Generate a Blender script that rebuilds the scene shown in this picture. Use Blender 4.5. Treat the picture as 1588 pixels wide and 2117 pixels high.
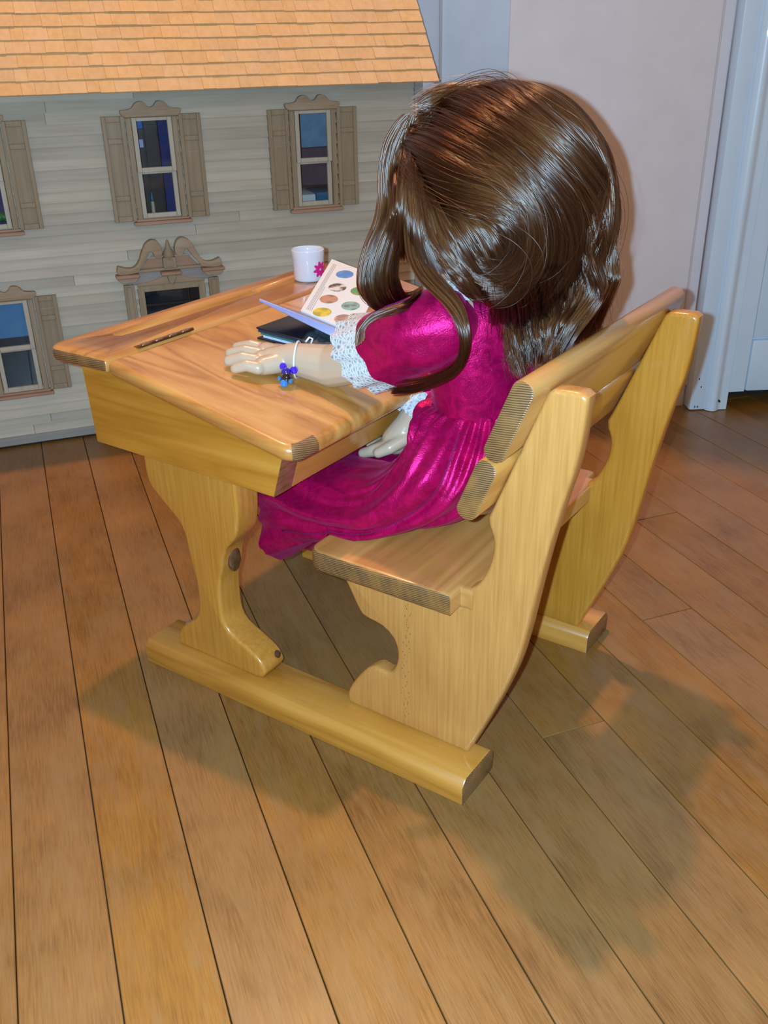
import bpy, bmesh, math, random
import numpy as np
from mathutils import Vector, Matrix, noise as mnoise
random.seed(7); rng = np.random.default_rng(7)
for o in list(bpy.data.objects): bpy.data.objects.remove(o)
S = bpy.context.scene; COL = S.collection
PI = math.pi
K = 0.69444                       # survey units -> metres (camera 0.5 m above the floor)

# ---------------------------------------------------------------- camera, world, lights, exposure
cam_d = bpy.data.cameras.new('camera'); cam = bpy.data.objects.new('camera', cam_d); COL.objects.link(cam)
R_r = Vector((0.9335, -0.3581, -0.0172)); R_d = Vector((-0.1761, -0.4162, -0.8921)); R_f = Vector((0.3123, 0.8358, -0.4516))
M = Matrix((R_r, -R_d, -R_f)).transposed().to_4x4(); M.translation = Vector((0, 0, 0.5)); cam.matrix_world = M
cam_d.sensor_fit = 'VERTICAL'; cam_d.sensor_height = 36.0; cam_d.lens = 36.0 * 1929.27 / 2117
cam_d.clip_start = 0.01; cam_d.clip_end = 50
S.camera = cam
S.view_settings.view_transform = 'Standard'; S.view_settings.look = 'None'
S.view_settings.exposure = 0.0; S.view_settings.gamma = 1.0; S.view_settings.use_curve_mapping = False
W = bpy.data.worlds.new('room_ambient'); S.world = W; W.use_nodes = True
W.node_tree.nodes['Background'].inputs[0].default_value = (1.0, 0.64, 0.42, 1)
W.node_tree.nodes['Background'].inputs[1].default_value = 0.40
def lamp(name, loc, energy, color, radius, typ='POINT'):
    d = bpy.data.lights.new(name, typ); d.energy = energy; d.color = color; d.shadow_soft_size = radius
    o = bpy.data.objects.new(name, d); o.location = loc; COL.objects.link(o); return o
lamp('ceiling_lamp', (0.342, 1.587, 3.18), 215, (1.0, 0.50, 0.24), 0.06)          # warm bulb high beyond the desk
lamp('second_lamp', (0.28, 1.95, 3.10), 40, (1.0, 0.55, 0.30), 0.22)              # softer bulb further back
lamp('alcove_fill', (1.14, 1.26, 0.95), 4.5, (0.62, 0.80, 1.0), 0.10)            # added cool fill without a seen source, brightens the grey back wall
fl = Vector((0, 0, 0.5)) - R_r * 0.014 - R_d * 0.006 + R_f * 0.01
lamp('phone_flash', fl, 32, (0.46, 0.76, 1.0), 0.003)                               # the phone's own flash beside its lens

# ---------------------------------------------------------------- frames
ex = Vector((.8211, .5708, 0)); ey = Vector((-.5708, .8211, 0)); O = Vector((.3292, .6627, 0)); DESK_ROT = math.atan2(.5708, .8211)
def D2W(p): return O + ex * p[0] + ey * p[1] + Vector((0, 0, p[2]))
def thing(name, label, cat, base, frame='D', group=None, kind=None, mesh=None):
    o = bpy.data.objects.new(name, mesh); COL.objects.link(o)
    b = Vector(base); o['base'] = list(b)
    o.location = (D2W(b) if frame == 'D' else b) * K
    if frame == 'D': o.rotation_euler = (0, 0, DESK_ROT)
    if label: o['label'] = label
    if cat: o['category'] = cat
    if group: o['group'] = group
    if kind: o['kind'] = kind
    return o
def base_of(o):
    while o.parent: o = o.parent
    return Vector(o['base'])
def finish(bm, base, name, mats, smooth):
    bmesh.ops.recalc_face_normals(bm, faces=bm.faces)
    for v in bm.verts: v.co = (v.co - base) * K
    me = bpy.data.meshes.new(name); bm.to_mesh(me); bm.free()
    for m in (mats if isinstance(mats, (list, tuple)) else [mats]): me.materials.append(m)
    if smooth:
        me.polygons.foreach_set('use_smooth', [True] * len(me.polygons))
        if smooth != 'all': me.set_sharp_from_angle(angle=math.radians(smooth if smooth > 1 else 40))
    return me
def part(name, bm, mats, parent, smooth=40, label=None):
    me = finish(bm, base_of(parent), name, mats, smooth)
    o = bpy.data.objects.new(name, me); COL.objects.link(o); o.parent = parent
    if label: o['label'] = label
    return o
def single(name, bm, mats, label, cat, base, frame='D', smooth=40, group=None, kind=None):
    o = thing(name, label, cat, base, frame, group, kind, mesh=finish(bm, Vector(base), name, mats, smooth)); return o
def drop_custom():
    for o in bpy.data.objects:
        if 'base' in o: del o['base']

# ---------------------------------------------------------------- mesh helpers (survey units)
def BM(): return bmesh.new()
def box(bm, x0, x1, y0, y1, z0, z1, r=0, seg=2, mi=0):
    vs = [bm.verts.new(p) for p in ((x0,y0,z0),(x1,y0,z0),(x1,y1,z0),(x0,y1,z0),(x0,y0,z1),(x1,y0,z1),(x1,y1,z1),(x0,y1,z1))]
    fs = [bm.faces.new([vs[i] for i in q]) for q in ((3,2,1,0),(4,5,6,7),(0,1,5,4),(1,2,6,5),(2,3,7,6),(3,0,4,7))]
    for f in fs: f.material_index = mi
    if r:
        es = list({e for f in fs for e in f.edges})
        bmesh.ops.bevel(bm, geom=es, offset=r, segments=seg, profile=.5, affect='EDGES')
    return vs
def hexa(bm, pts, r=0, seg=2):
    """eight corners: bottom ring of four, top ring of four"""
    vs = [bm.verts.new(p) for p in pts]
    fs = [bm.faces.new([vs[i] for i in q]) for q in ((3,2,1,0),(4,5,6,7),(0,1,5,4),(1,2,6,5),(2,3,7,6),(3,0,4,7))]
    if r:
        es = list({e for f in fs for e in f.edges})
        bmesh.ops.bevel(bm, geom=es, offset=r, segments=seg, profile=.5, affect='EDGES')
def spline(pts, n, closed=True):
    """Catmull-Rom resample; a point given as (x, y, 1) stays a sharp corner"""
    P = [np.array(p[:2], float) for p in pts]; sharp = [len(p) > 2 for p in pts]
    out = []; m = len(P); segs = m if closed else m - 1
    L = [np.linalg.norm(P[(i+1) % m] - P[i]) for i in range(segs)]; T = sum(L)
    for i in range(segs):
        p1, p2 = P[i], P[(i+1) % m]
        p0 = p1 - (p2 - p1) * .3 if sharp[i] else P[(i-1) % m] if closed or i > 0 else p1 - (p2 - p1)
        p3 = p2 + (p2 - p1) * .3 if sharp[(i+1) % m] else P[(i+2) % m] if closed or i + 2 < m else p2 + (p2 - p1)
        k = max(1, int(round(n * L[i] / T)))
        for j in range(k):
            t = j / k
            out.append(.5 * ((2*p1) + (-p0+p2)*t + (2*p0-5*p1+4*p2-p3)*t*t + (-p0+3*p1-3*p2+p3)*t**3))
    if not closed: out.append(P[-1])
    return out
def plate(bm, outline, a0, a1, r, axis='x', seg=3, mi_side=0):
    """outline in the plane across `axis`, extruded a0..a1 with rounded rims"""
    P = np.array(outline, float); n = len(P)
    t = np.roll(P, -1, 0) - np.roll(P, 1, 0); t /= np.linalg.norm(t, axis=1)[:, None] + 1e-9
    nrm = np.stack([t[:, 1], -t[:, 0]], 1)
    area = np.sum(P[:, 0] * np.roll(P[:, 1], -1) - np.roll(P[:, 0], -1) * P[:, 1])
    if area < 0: nrm = -nrm
    rings = []
    for s, a in ((1, a0), (-1, a1)):
        R = []
        for k in range(seg + 1):
            ang = PI/2 * k / seg
            R.append((a + s * r * (1 - math.sin(ang)), P - nrm * r * (1 - math.cos(PI/2 - ang)) if False else P - nrm * r * (1 - math.sin(PI/2*k/seg)) , ang))
        rr = []
        for k in range(seg + 1):
            ang = PI/2 * k / seg
            rr.append((a + s * r * (1 - math.cos(ang)), P - nrm * r * (1 - math.sin(ang))))
        rings.append(rr)
    seq = rings[0] + rings[1][::-1]
    vv = []
    for a, Q in seq:
        row = []
        for q in Q:
            row.append(bm.verts.new((a, q[0], q[1]) if axis == 'x' else (q[0], a, q[1]) if axis == 'y' else (q[0], q[1], a)))
        vv.append(row)
    for i in range(len(vv) - 1):
        for j in range(n):
            f = bm.faces.new((vv[i][j], vv[i][(j+1) % n], vv[i+1][(j+1) % n], vv[i+1][j])); f.material_index = mi_side
    bm.faces.new(vv[0]); bm.faces.new(vv[-1][::-1])
def loft(bm, rings, cap0=True, cap1=True, closed=True):
    vv = [[bm.verts.new(p) for p in r] for r in rings]; n = len(vv[0])
    for i in range(len(vv) - 1):
        for j in range(n if closed else n - 1):
            bm.faces.new((vv[i][j], vv[i][(j+1) % n], vv[i+1][(j+1) % n], vv[i+1][j]))
    if cap0 and closed: bm.faces.new(vv[0][::-1])
    if cap1 and closed: bm.faces.new(vv[-1])
    return vv
def frame_of(d):
    d = Vector(d).normalized(); a = Vector((0, 0, 1)) if abs(d.z) < .95 else Vector((1, 0, 0))
    u = d.cross(a).normalized(); return u, d.cross(u).normalized()
def tube(bm, pts, rad, n=8, cap=True):
    pts = [Vector(p) for p in pts]; rings = []
    u = None
    for i, p in enumerate(pts):
        d = (pts[min(i+1, len(pts)-1)] - pts[max(i-1, 0)])
        if u is None: u, v = frame_of(d)
        else:
            dn = d.normalized(); u = (u - dn * u.dot(dn)).normalized(); v = dn.cross(u)
        r = rad[i] if isinstance(rad, (list, tuple)) else rad
        rings.append([p + (u * math.cos(2*PI*k/n) + v * math.sin(2*PI*k/n)) * r for k in range(n)])
    loft(bm, rings, cap, cap)
def ball(bm, c, r, sub=2, sc=(1, 1, 1)):
    m = Matrix.Translation(c) @ Matrix.Diagonal((r*sc[0], r*sc[1], r*sc[2], 1))
    bmesh.ops.create_icosphere(bm, subdivisions=sub, radius=1, matrix=m)
def lathe(bm, prof, c, n=32, cap=False):
    rings = [[(c[0] + r*math.cos(2*PI*k/n), c[1] + r*math.sin(2*PI*k/n), c[2] + z) for k in range(n)] for r, z in prof]
    loft(bm, rings, cap, cap)
def qb(p0, p1, p2, n):
    return [tuple((1-t)**2*a + 2*t*(1-t)*b + t*t*c for a, b, c in zip(p0, p1, p2)) for t in [i/n for i in range(n+1)]]

def rounded_rect(x0, x1, y0, y1, rad, n=6):
    out = []
    for cx_, cy_, a0, r in ((x1-rad[1], y1-rad[1], 0, rad[1]), (x0+rad[0], y1-rad[0], PI/2, rad[0]), (x0+rad[2], y0+rad[2], PI, rad[2]), (x1-rad[3], y0+rad[3], PI*1.5, rad[3])):
        for i in range(n+1):
            a = a0 + PI/2*i/n; out.append((cx_ + r*math.cos(a), cy_ + r*math.sin(a)))
    return out
def slab_rr(bm, x0, x1, y0, y1, rad, z0, z1, r, extra=None, seg=5, n=6):
    rings = []
    for zz, sgn in ((z0, 1), (z1, -1)):
        st = [(r*(1-math.cos(PI/2*k/seg)), r*(1-math.sin(PI/2*k/seg))) for k in range(seg+1)]     # (height, inset)
        rr_ = []
        for h, d in st:
            o_ = rounded_rect(x0+d, x1-d, y0+d, y1-d, [max(q-d, .0003) for q in rad], n)
            if extra: o_.insert(3*(n+1), (extra, y0+d))
            rr_.append([(x, y, zz + sgn*h) for x, y in o_])
        rings.append(rr_)
    loft(bm, rings[0] + rings[1][::-1])

def slab_poly(bm, pts, z0, z1, r, seg=5):
    """any counter-clockwise outline, rims rounded by a mitred inset"""
    P = np.array(pts, float); e = np.roll(P, -1, 0) - P; e /= np.linalg.norm(e, axis=1)[:, None]; n_ = np.stack([-e[:, 1], e[:, 0]], 1)
    n0 = np.roll(n_, 1, 0); m = n0 + n_; m /= np.maximum(1e-6, np.sum(m*n_, 1))[:, None]
    rings = []
    for zz, sgn in ((z0, 1), (z1, -1)):
        rings.append([[(*(P + m*(r*(1-math.sin(PI/2*k/seg))))[q], zz + sgn*r*(1-math.cos(PI/2*k/seg))) for q in range(len(P))] for k in range(seg+1)])
    loft(bm, rings[0] + rings[1][::-1])

# ---------------------------------------------------------------- materials
def nt(name):
    m = bpy.data.materials.new(name); m.use_nodes = True
    return m, m.node_tree.nodes, m.node_tree.links, m.node_tree.nodes['Principled BSDF']
def ramp(N, stops, interp='LINEAR'):
    r = N.new('ShaderNodeValToRGB'); r.color_ramp.interpolation = interp
    el = r.color_ramp.elements
    while len(el) < len(stops): el.new(.5)
    for e, (p, c) in zip(el, stops): e.position = p; e.color = (*c, 1)
    return r
def plain(name, c, rough=.5, metal=0, coat=0, noise=0, nscale=60, spec=.5, bump=0):
    m, N, L, B = nt(name)
    B.inputs['Base Color'].default_value = (*c, 1); B.inputs['Roughness'].default_value = rough
    B.inputs['Metallic'].default_value = metal; B.inputs['Coat Weight'].default_value = coat; B.inputs['Specular IOR Level'].default_value = spec
    tc = N.new('ShaderNodeTexCoord'); n = N.new('ShaderNodeTexNoise'); n.inputs['Scale'].default_value = nscale; n.inputs['Detail'].default_value = 5
    L.new(tc.outputs['Object'], n.inputs['Vector'])
    if noise:
        r = ramp(N, [(.3, tuple(x*(1-noise) for x in c)), (.7, tuple(min(1, x*(1+noise)) for x in c))])
        L.new(n.outputs['Fac'], r.inputs['Fac']); L.new(r.outputs['Color'], B.inputs['Base Color'])
    if bump:
        b = N.new('ShaderNodeBump'); b.inputs['Strength'].default_value = bump; b.inputs['Distance'].default_value = .001
        L.new(n.outputs['Fac'], b.inputs['Height']); L.new(b.outputs['Normal'], B.inputs['Normal'])
    return m
def wood(name, dark, mid, light, axis='y', fine=260, stretch=22, rough=.3, coat=0, rings=0, bump=.15, rand=0, blotch=.35, coat_rough=.12, worn=None):
    """grain runs along `axis`; rings>0 adds broad cathedral figure; rand varies it per object"""
    m, N, L, B = nt(name)
    tc = N.new('ShaderNodeTexCoord'); mp = N.new('ShaderNodeMapping')
    k = {'x': 0, 'y': 1, 'z': 2}[axis]; sc = [fine]*3; sc[k] = fine/stretch
    mp.inputs['Scale'].default_value = sc
    src = tc.outputs['Object']
    if rand:
        oi = N.new('ShaderNodeObjectInfo'); mul = N.new('ShaderNodeMath'); mul.operation = 'MULTIPLY'; mul.inputs[1].default_value = 37.0
        cmb = N.new('ShaderNodeCombineXYZ'); add = N.new('ShaderNodeVectorMath'); add.operation = 'ADD'
        L.new(oi.outputs['Random'], mul.inputs[0])
        for s in 'XYZ': L.new(mul.outputs[0], cmb.inputs[s])
        L.new(src, add.inputs[0]); L.new(cmb.outputs[0], add.inputs[1]); src = add.outputs[0]
    L.new(src, mp.inputs['Vector'])
    n1 = N.new('ShaderNodeTexNoise'); n1.inputs['Scale'].default_value = 1; n1.inputs['Detail'].default_value = 6; n1.inputs['Roughness'].default_value = .6
    L.new(mp.outputs[0], n1.inputs['Vector'])
    n2 = N.new('ShaderNodeTexNoise'); n2.inputs['Scale'].default_value = 14; n2.inputs['Detail'].default_value = 3
    L.new(src, n2.inputs['Vector'])
    mix = N.new('ShaderNodeMix'); mix.data_type = 'FLOAT'; mix.inputs[0].default_value = blotch
    L.new(n1.outputs['Fac'], mix.inputs[2]); L.new(n2.outputs['Fac'], mix.inputs[3])
    val = mix.outputs[0]
    if rings:
        mp2 = N.new('ShaderNodeMapping'); s2 = [rings]*3; s2[k] = rings*.13; mp2.inputs['Scale'].default_value = s2
        L.new(src, mp2.inputs['Vector'])
        n3 = N.new('ShaderNodeTexNoise'); n3.inputs['Scale'].default_value = 1; n3.inputs['Detail'].default_value = 1.5; n3.inputs['Distortion'].default_value = .6
        L.new(mp2.outputs[0], n3.inputs['Vector'])
        mm = N.new('ShaderNodeMath'); mm.operation = 'MULTIPLY'; mm.inputs[1].default_value = 9
        fr = N.new('ShaderNodeMath'); fr.operation = 'PINGPONG'; fr.inputs[1].default_value = 1
        L.new(n3.outputs['Fac'], mm.inputs[0]); L.new(mm.outputs[0], fr.inputs[0])
        mx = N.new('ShaderNodeMix'); mx.data_type = 'FLOAT'; mx.inputs[0].default_value = .38
        L.new(val, mx.inputs[2]); L.new(fr.outputs[0], mx.inputs[3]); val = mx.outputs[0]
    r = ramp(N, [(.28, dark), (.5, mid), (.74, light)])
    L.new(val, r.inputs['Fac']); colr = r.outputs['Color']
    if rand:
        hs = N.new('ShaderNodeHueSaturation'); mr = N.new('ShaderNodeMapRange'); mr.inputs['To Min'].default_value = 1-rand; mr.inputs['To Max'].default_value = 1+rand
        L.new(oi.outputs['Random'], mr.inputs['Value']); L.new(mr.outputs[0], hs.inputs['Value']); L.new(colr, hs.inputs['Color'])
        m2 = N.new('ShaderNodeMath'); m2.operation = 'MULTIPLY'; m2.inputs[1].default_value = 7.3
        f2 = N.new('ShaderNodeMath'); f2.operation = 'FRACT'; L.new(oi.outputs['Random'], m2.inputs[0]); L.new(m2.outputs[0], f2.inputs[0])
        mr2 = N.new('ShaderNodeMapRange'); mr2.inputs['To Min'].default_value = .94; mr2.inputs['To Max'].default_value = 1.06
        L.new(f2.outputs[0], mr2.inputs['Value']); L.new(mr2.outputs[0], hs.inputs['Saturation'])
        colr = hs.outputs['Color']
    if worn:
        n5 = N.new('ShaderNodeTexNoise'); n5.inputs['Scale'].default_value = 1; n5.inputs['Detail'].default_value = 7; n5.inputs['Roughness'].default_value = .7
        mp5 = N.new('ShaderNodeMapping'); s5 = [55]*3; s5[k] = 12; mp5.inputs['Scale'].default_value = s5; L.new(src, mp5.inputs['Vector']); L.new(mp5.outputs[0], n5.inputs['Vector'])
        r5 = ramp(N, [(.46, (0,0,0)), (.66, (.75,.75,.75))]); L.new(n5.outputs['Fac'], r5.inputs['Fac'])
        m5 = N.new('ShaderNodeMix'); m5.data_type = 'RGBA'; m5.inputs[7].default_value = (*worn, 1); L.new(r5.outputs[0], m5.inputs[0]); L.new(colr, m5.inputs[6]); colr = m5.outputs[2]
    L.new(colr, B.inputs['Base Color'])
    B.inputs['Roughness'].default_value = rough; B.inputs['Coat Weight'].default_value = coat; B.inputs['Coat Roughness'].default_value = coat_rough
    b = N.new('ShaderNodeBump'); b.inputs['Strength'].default_value = bump; b.inputs['Distance'].default_value = .0006
    L.new(n1.outputs['Fac'], b.inputs['Height']); L.new(b.outputs['Normal'], B.inputs['Normal'])
    return m
PINE_D, PINE_M, PINE_L = (.42,.178,.030), (.53,.240,.045), (.61,.305,.070)
pine_y = wood('varnished_pine_along', PINE_D, PINE_M, PINE_L, 'y', rings=22, coat=.6, rough=.32, rand=.06)
pine_x = wood('varnished_pine_across', PINE_D, PINE_M, PINE_L, 'x', rings=22, coat=.6, rough=.32, rand=.06)
pine_z = wood('varnished_pine_upright', PINE_D, PINE_M, PINE_L, 'z', fine=420, stretch=30, coat=.6, rough=.32, rand=.06, blotch=.25)
top_y = wood('desktop_pine', (.40,.155,.032), (.58,.265,.062), (.66,.345,.10), 'y', rings=24, coat=.7, rough=.3)
top_x = wood('desktop_pine_across', (.40,.155,.032), (.58,.265,.062), (.66,.345,.10), 'x', rings=24, coat=.7, rough=.3)
def ring_grain(name, rot, a, b, c, sc=300):
    m, N, L, B = nt(name); tc = N.new('ShaderNodeTexCoord'); mp = N.new('ShaderNodeMapping'); mp.inputs['Rotation'].default_value = rot
    wv = N.new('ShaderNodeTexWave'); wv.inputs['Scale'].default_value = sc/6.28; wv.inputs['Distortion'].default_value = 2.2; wv.inputs['Detail'].default_value = 2; wv.inputs['Detail Scale'].default_value = .6
    n2 = N.new('ShaderNodeTexNoise'); n2.inputs['Scale'].default_value = 45
    L.new(tc.outputs['Object'], mp.inputs[0]); L.new(mp.outputs[0], wv.inputs['Vector']); L.new(tc.outputs['Object'], n2.inputs['Vector'])
    r = ramp(N, [(.15, a), (.55, b), (.9, c)]); L.new(wv.outputs['Fac'], r.inputs['Fac'])
    mx = N.new('ShaderNodeMix'); mx.data_type = 'RGBA'; mx.inputs[7].default_value = (.33,.165,.045,1)
    rr = ramp(N, [(.45, (0,0,0)), (.65, (.7,.7,.7))]); L.new(n2.outputs['Fac'], rr.inputs['Fac']); L.new(rr.outputs[0], mx.inputs[0]); L.new(r.outputs[0], mx.inputs[6]); L.new(mx.outputs[2], B.inputs['Base Color'])
    B.inputs['Roughness'].default_value = .35; B.inputs['Coat Weight'].default_value = .8; B.inputs['Coat Roughness'].default_value = .15
    b = N.new('ShaderNodeBump'); b.inputs['Strength'].default_value = .5; b.inputs['Distance'].default_value = .0006; L.new(wv.outputs['Fac'], b.inputs['Height']); L.new(b.outputs[0], B.inputs['Normal']); return m
end_dark = ring_grain('end_grain_rings', (.3, 1.15, .2), (.10,.043,.013), (.19,.093,.031), (.28,.175,.085), 1500)
end_z = wood('end_grain_upright', (.13,.05,.015), (.24,.11,.04), (.30,.15,.06), 'x', fine=500, stretch=6, coat=.7, rough=.3, bump=.4, blotch=.3)
knot_m = plain('dark_knot', (.10,.045,.02), .2, coat=.9, noise=.4, nscale=120)
plank_m = wood('floor_board_wood', (.105,.046,.010), (.235,.108,.0225), (.335,.164,.038), 'y', fine=900, stretch=20, rough=.36, coat=.2, rings=0, rand=.07, bump=.25, blotch=.5, coat_rough=.3, worn=(.255,.142,.052))
sub_m = plain('floor_gap_dark', (.03,.018,.010), .9)  # near-black base that shows in the gaps between boards
siding_m = wood('basswood_siding', (.42,.37,.275), (.505,.46,.36), (.585,.54,.44), 'x', fine=200, stretch=25, rough=.6, rand=.12, bump=.1)
trimw_m = wood('basswood_trim', (.25,.19,.11), (.32,.25,.155), (.38,.305,.20), 'z', fine=240, stretch=20, rough=.6, rand=.08, bump=.1)
trimx_m = wood('basswood_trim_across', (.30,.21,.125), (.38,.28,.175), (.45,.35,.23), 'x', fine=240, stretch=20, rough=.6, rand=.08, bump=.1)
sash_m = wood('pale_sash_wood', (.40,.37,.28), (.50,.46,.36), (.56,.53,.43), 'z', fine=240, stretch=20, rough=.55, rand=.05, bump=.1)
sill_m = wood('reddish_sill_wood', (.34,.19,.12), (.42,.25,.16), (.48,.31,.21), 'x', fine=240, stretch=20, rough=.55, bump=.1)
shingle_m = wood('cedar_shingle', (.60,.40,.185), (.70,.485,.245), (.78,.56,.31), 'y', fine=150, stretch=14, rough=.6, rand=.05, bump=.15)
base_m = wood('grey_base_board', (.26,.25,.23), (.32,.31,.29), (.38,.37,.35), 'x', fine=200, stretch=20, rough=.6)
wall_beige = plain('beige_wall_paint', (.79,.745,.765), .75, noise=.03, nscale=25, bump=.05)
wall_grey = plain('grey_wall_paint', (.80,.86,.95), .7, noise=.03, nscale=25, bump=.05)
white_paint = plain('white_gloss_paint', (.66,.83,1.0), .35, coat=.3, noise=.03, nscale=15)
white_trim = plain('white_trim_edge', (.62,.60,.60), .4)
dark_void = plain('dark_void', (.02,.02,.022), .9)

# ---------------------------------------------------------------- floor: individual strip boards
floor = thing('floor', 'warm brown strip wood floor of narrow boards', 'floor', (0, 0, 0), 'W', kind='structure')
bm = BM(); box(bm, -1.6, 3.2, -1.2, 4.2, -.06, -.012); part('sub_floor', bm, sub_m, floor, 0)
pw = .0572 / K; g = .0011
for i in range(-9, 29):
    x0 = .0338/K + i*pw - g*.5 + g; x1 = .0338/K + (i+1)*pw - g*.5
    y = -.35 - rng.random()*.8; ends = [y]
    while y < 2.95:
        y += 1.1 + rng.random()*1.3; ends.append(y)
    if i == 5: ends = [-.9, .503/K, 2.2, 3.2]
    if i in (3, 4, 6, 7): ends = [-.9, 1.75 + .2*(i % 3), 3.2]
    if i in (0, 1, 2, -1, -2): ends = [-.9, 3.2] if i != 1 else [-.9, 1.7, 3.2]
    for a, b in zip(ends[:-1], ends[1:]):
        h = -.0006 * rng.random()
        bm = BM(); box(bm, x0, x1, a + .0006, b - .0006, -.012, h, r=.0007, seg=1)
        part('plank', bm, plank_m, floor, 0)

# ---------------------------------------------------------------- walls, door (room axes turned a little against the boards)
eW = Vector((.958, -.288, 0)); nW = Vector((.288, .958, 0)); C0 = Vector((.884, 1.678, 0))
def RW(s, d, z): return C0 + eW*s + nW*d + Vector((0, 0, z))
def rbox(bm, s0, s1, d0, d1, z0, z1, r=0, seg=2):
    hexa(bm, [RW(s0,d0,z0), RW(s1,d0,z0), RW(s1,d1,z0), RW(s0,d1,z0), RW(s0,d0,z1), RW(s1,d0,z1), RW(s1,d1,z1), RW(s0,d1,z1)], r, seg)
HT = 3.45
sC = .4146                                              # where the casing starts along the wall
def wall_seg(bm, s0, s1, slant): hexa(bm, [RW(s0,0,-.01), RW(s1,0,-.01), RW(s1,.15,-.01), RW(s0+slant,.15,-.01), RW(s0,0,HT), RW(s1,0,HT), RW(s1,.15,HT), RW(s0+slant,.15,HT)], .004, 2)
bm = BM(); wall_seg(bm, 0, sC, .06); rbox(bm, sC, sC+1.3, .0, .15, 2.95, HT); rbox(bm, sC+1.2, sC+2.2, 0, .15, -.01, HT)
w = single('wall_right', bm, wall_beige, 'beige painted wall between the grey alcove and the door', 'wall', C0, 'W', 30, kind='structure')
bm = BM(); rbox(bm, -2.3, .9, .50, .62, -.01, HT)
single('wall_back', bm, wall_grey, 'pale grey wall behind the dollhouse and right of its roof', 'wall', RW(0,.50,0), 'W', 30, kind='structure')
bm = BM(); rbox(bm, -.0625, -.0555, .494, .5005, 0, HT, .0015)
single('trim_1', bm, white_trim, 'thin pale upright strip on the grey wall behind the roof edge', 'trim', RW(-.059,.494,0), 'W', 40, kind='structure')
bm = BM(); rbox(bm, sC-.026, sC-.022, -.003, .002, 0, HT, .001, 1)
single('trim_2', bm, white_trim, 'thin upright ridge on the beige wall beside the door casing', 'trim', RW(sC,0,0), 'W', 40, kind='structure')
casing = thing('trim_3', 'white painted door casing with a rounded bead and scuffed foot', 'trim', RW(sC, -.034, 0), 'W', kind='structure')
bm = BM(); rbox(bm, sC, sC+.036, -.034, .0, 0.001, 2.95, .0035, 2); part('casing_board', bm, white_paint, casing)
bm = BM(); prof = [RW(sC+.034 + .046*t, -.034 - .010*math.sin(PI*min(1, t*1.6))*(1 if t < .625 else 0) - .002, .001) for t in [i/14 for i in range(15)]]
prof += [RW(sC+.080, .02, .001), RW(sC+.034, .02, .001)]
loft(bm, [prof, [p + Vector((0,0,2.95)) for p in prof]]); part('casing_bead', bm, white_paint, casing, 50)
for s, z in ((.012, .068), (.010, .006), (.016, .006), (.058, .020), (.018, .050)):
    bm = BM(); rbox(bm, sC+s, sC+s+.003, -.0465 if s > .034 else -.0345, -.03, z, z+.005, .0008, 1); part('paint_chip', bm, dark_void, casing)
door = thing('door_1', 'white panelled door standing over a dark gap', 'door', RW(sC+.08, -.01, 0), 'W', kind='structure')
d0 = -.020
bm = BM(); rbox(bm, sC+.081, sC+.122, d0, .03, .033, 2.9, .001, 1); part('stile', bm, white_paint, door)
bm = BM(); rbox(bm, sC+.1225, sC+.9, d0+.010, .03, .034, 2.9); part('door_core', bm, white_paint, door)
bm = BM(); rbox(bm, sC+.1235, sC+.9, d0-.001, .02, .033, .146, .006, 2); part('bottom_rail', bm, white_paint, door)
bm = BM(); rbox(bm, sC+.1235, sC+.9, d0+.002, .02, .150, 1.2, .003, 2); part('panel', bm, white_paint, door)
bm = BM(); rbox(bm, sC+.08, sC+1.2, .05, .07, -.011, 2.95); single('wall_gap_shade', bm, dark_void, 'near-black sheet added as the shade under the door', 'wall', RW(sC+.08,.05,0), 'W', 0, kind='structure')  # shade of the door gap put in as a near-black sheet

# ---------------------------------------------------------------- dollhouse
HY = 1.90
house = thing('dollhouse', 'large unpainted wooden dollhouse with lap siding and a shingled roof', 'dollhouse', (.25, HY, 0), 'W')
WIN = [(.264, .51), (.574, .51), (-.046, .51), (-.046, .2015)]          # centre x, centre z
openings = [(cx-.0445, cx+.0445, cz-.0915, cz+.0925) for cx, cz in WIN] + [(.198, .332, .0, .293)]
XL, XR = -.34, .790
rows = 33; rh = (.652 - .022) / rows
for k in range(rows):
    z0 = .022 + k*rh; z1 = z0 + rh; zc = (z0+z1)/2
    segs = [(XL, XR)]
    for a, b, c, d in openings:
        if c < zc < d:
            segs = [s for x0, x1 in segs for s in ((x0, min(x1, a)), (max(x0, b), x1)) if s[1]-s[0] > .002]
    cut = []
    for x0, x1 in segs:
        if x1-x0 > .45:
            c = x0 + (x1-x0)*(.3 + .4*rng.random()); cut += [(x0, c-.0003), (c+.0003, x1)]
        else: cut.append((x0, x1))
    for x0, x1 in cut:
        t = .0054 + .0012*rng.random()
        bm = BM(); hexa(bm, [(x0,HY-t,z0),(x1,HY-t,z0),(x1,HY+.006,z0),(x0,HY+.006,z0),(x0,HY-.0012,z1+.0002),(x1,HY-.0012,z1+.0002),(x1,HY+.006,z1+.0002),(x0,HY+.006,z1+.0002)])
        part('siding_board', bm, siding_m, house, 0)
bm = BM(); box(bm, XL, .806, HY-.009, HY+.02, .004, .022, .001, 1); part('base_board', bm, base_m, house)
bm = BM(); box(bm, XL+.003, .80, HY-.004, HY+.018, .0006, .004); part('foot_strip', bm, dark_void, house)
bm = BM(); box(bm, .7905, .806, HY-.007, HY+.012, .022, .655, .001, 1); part('corner_board', bm, base_m, house)
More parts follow.
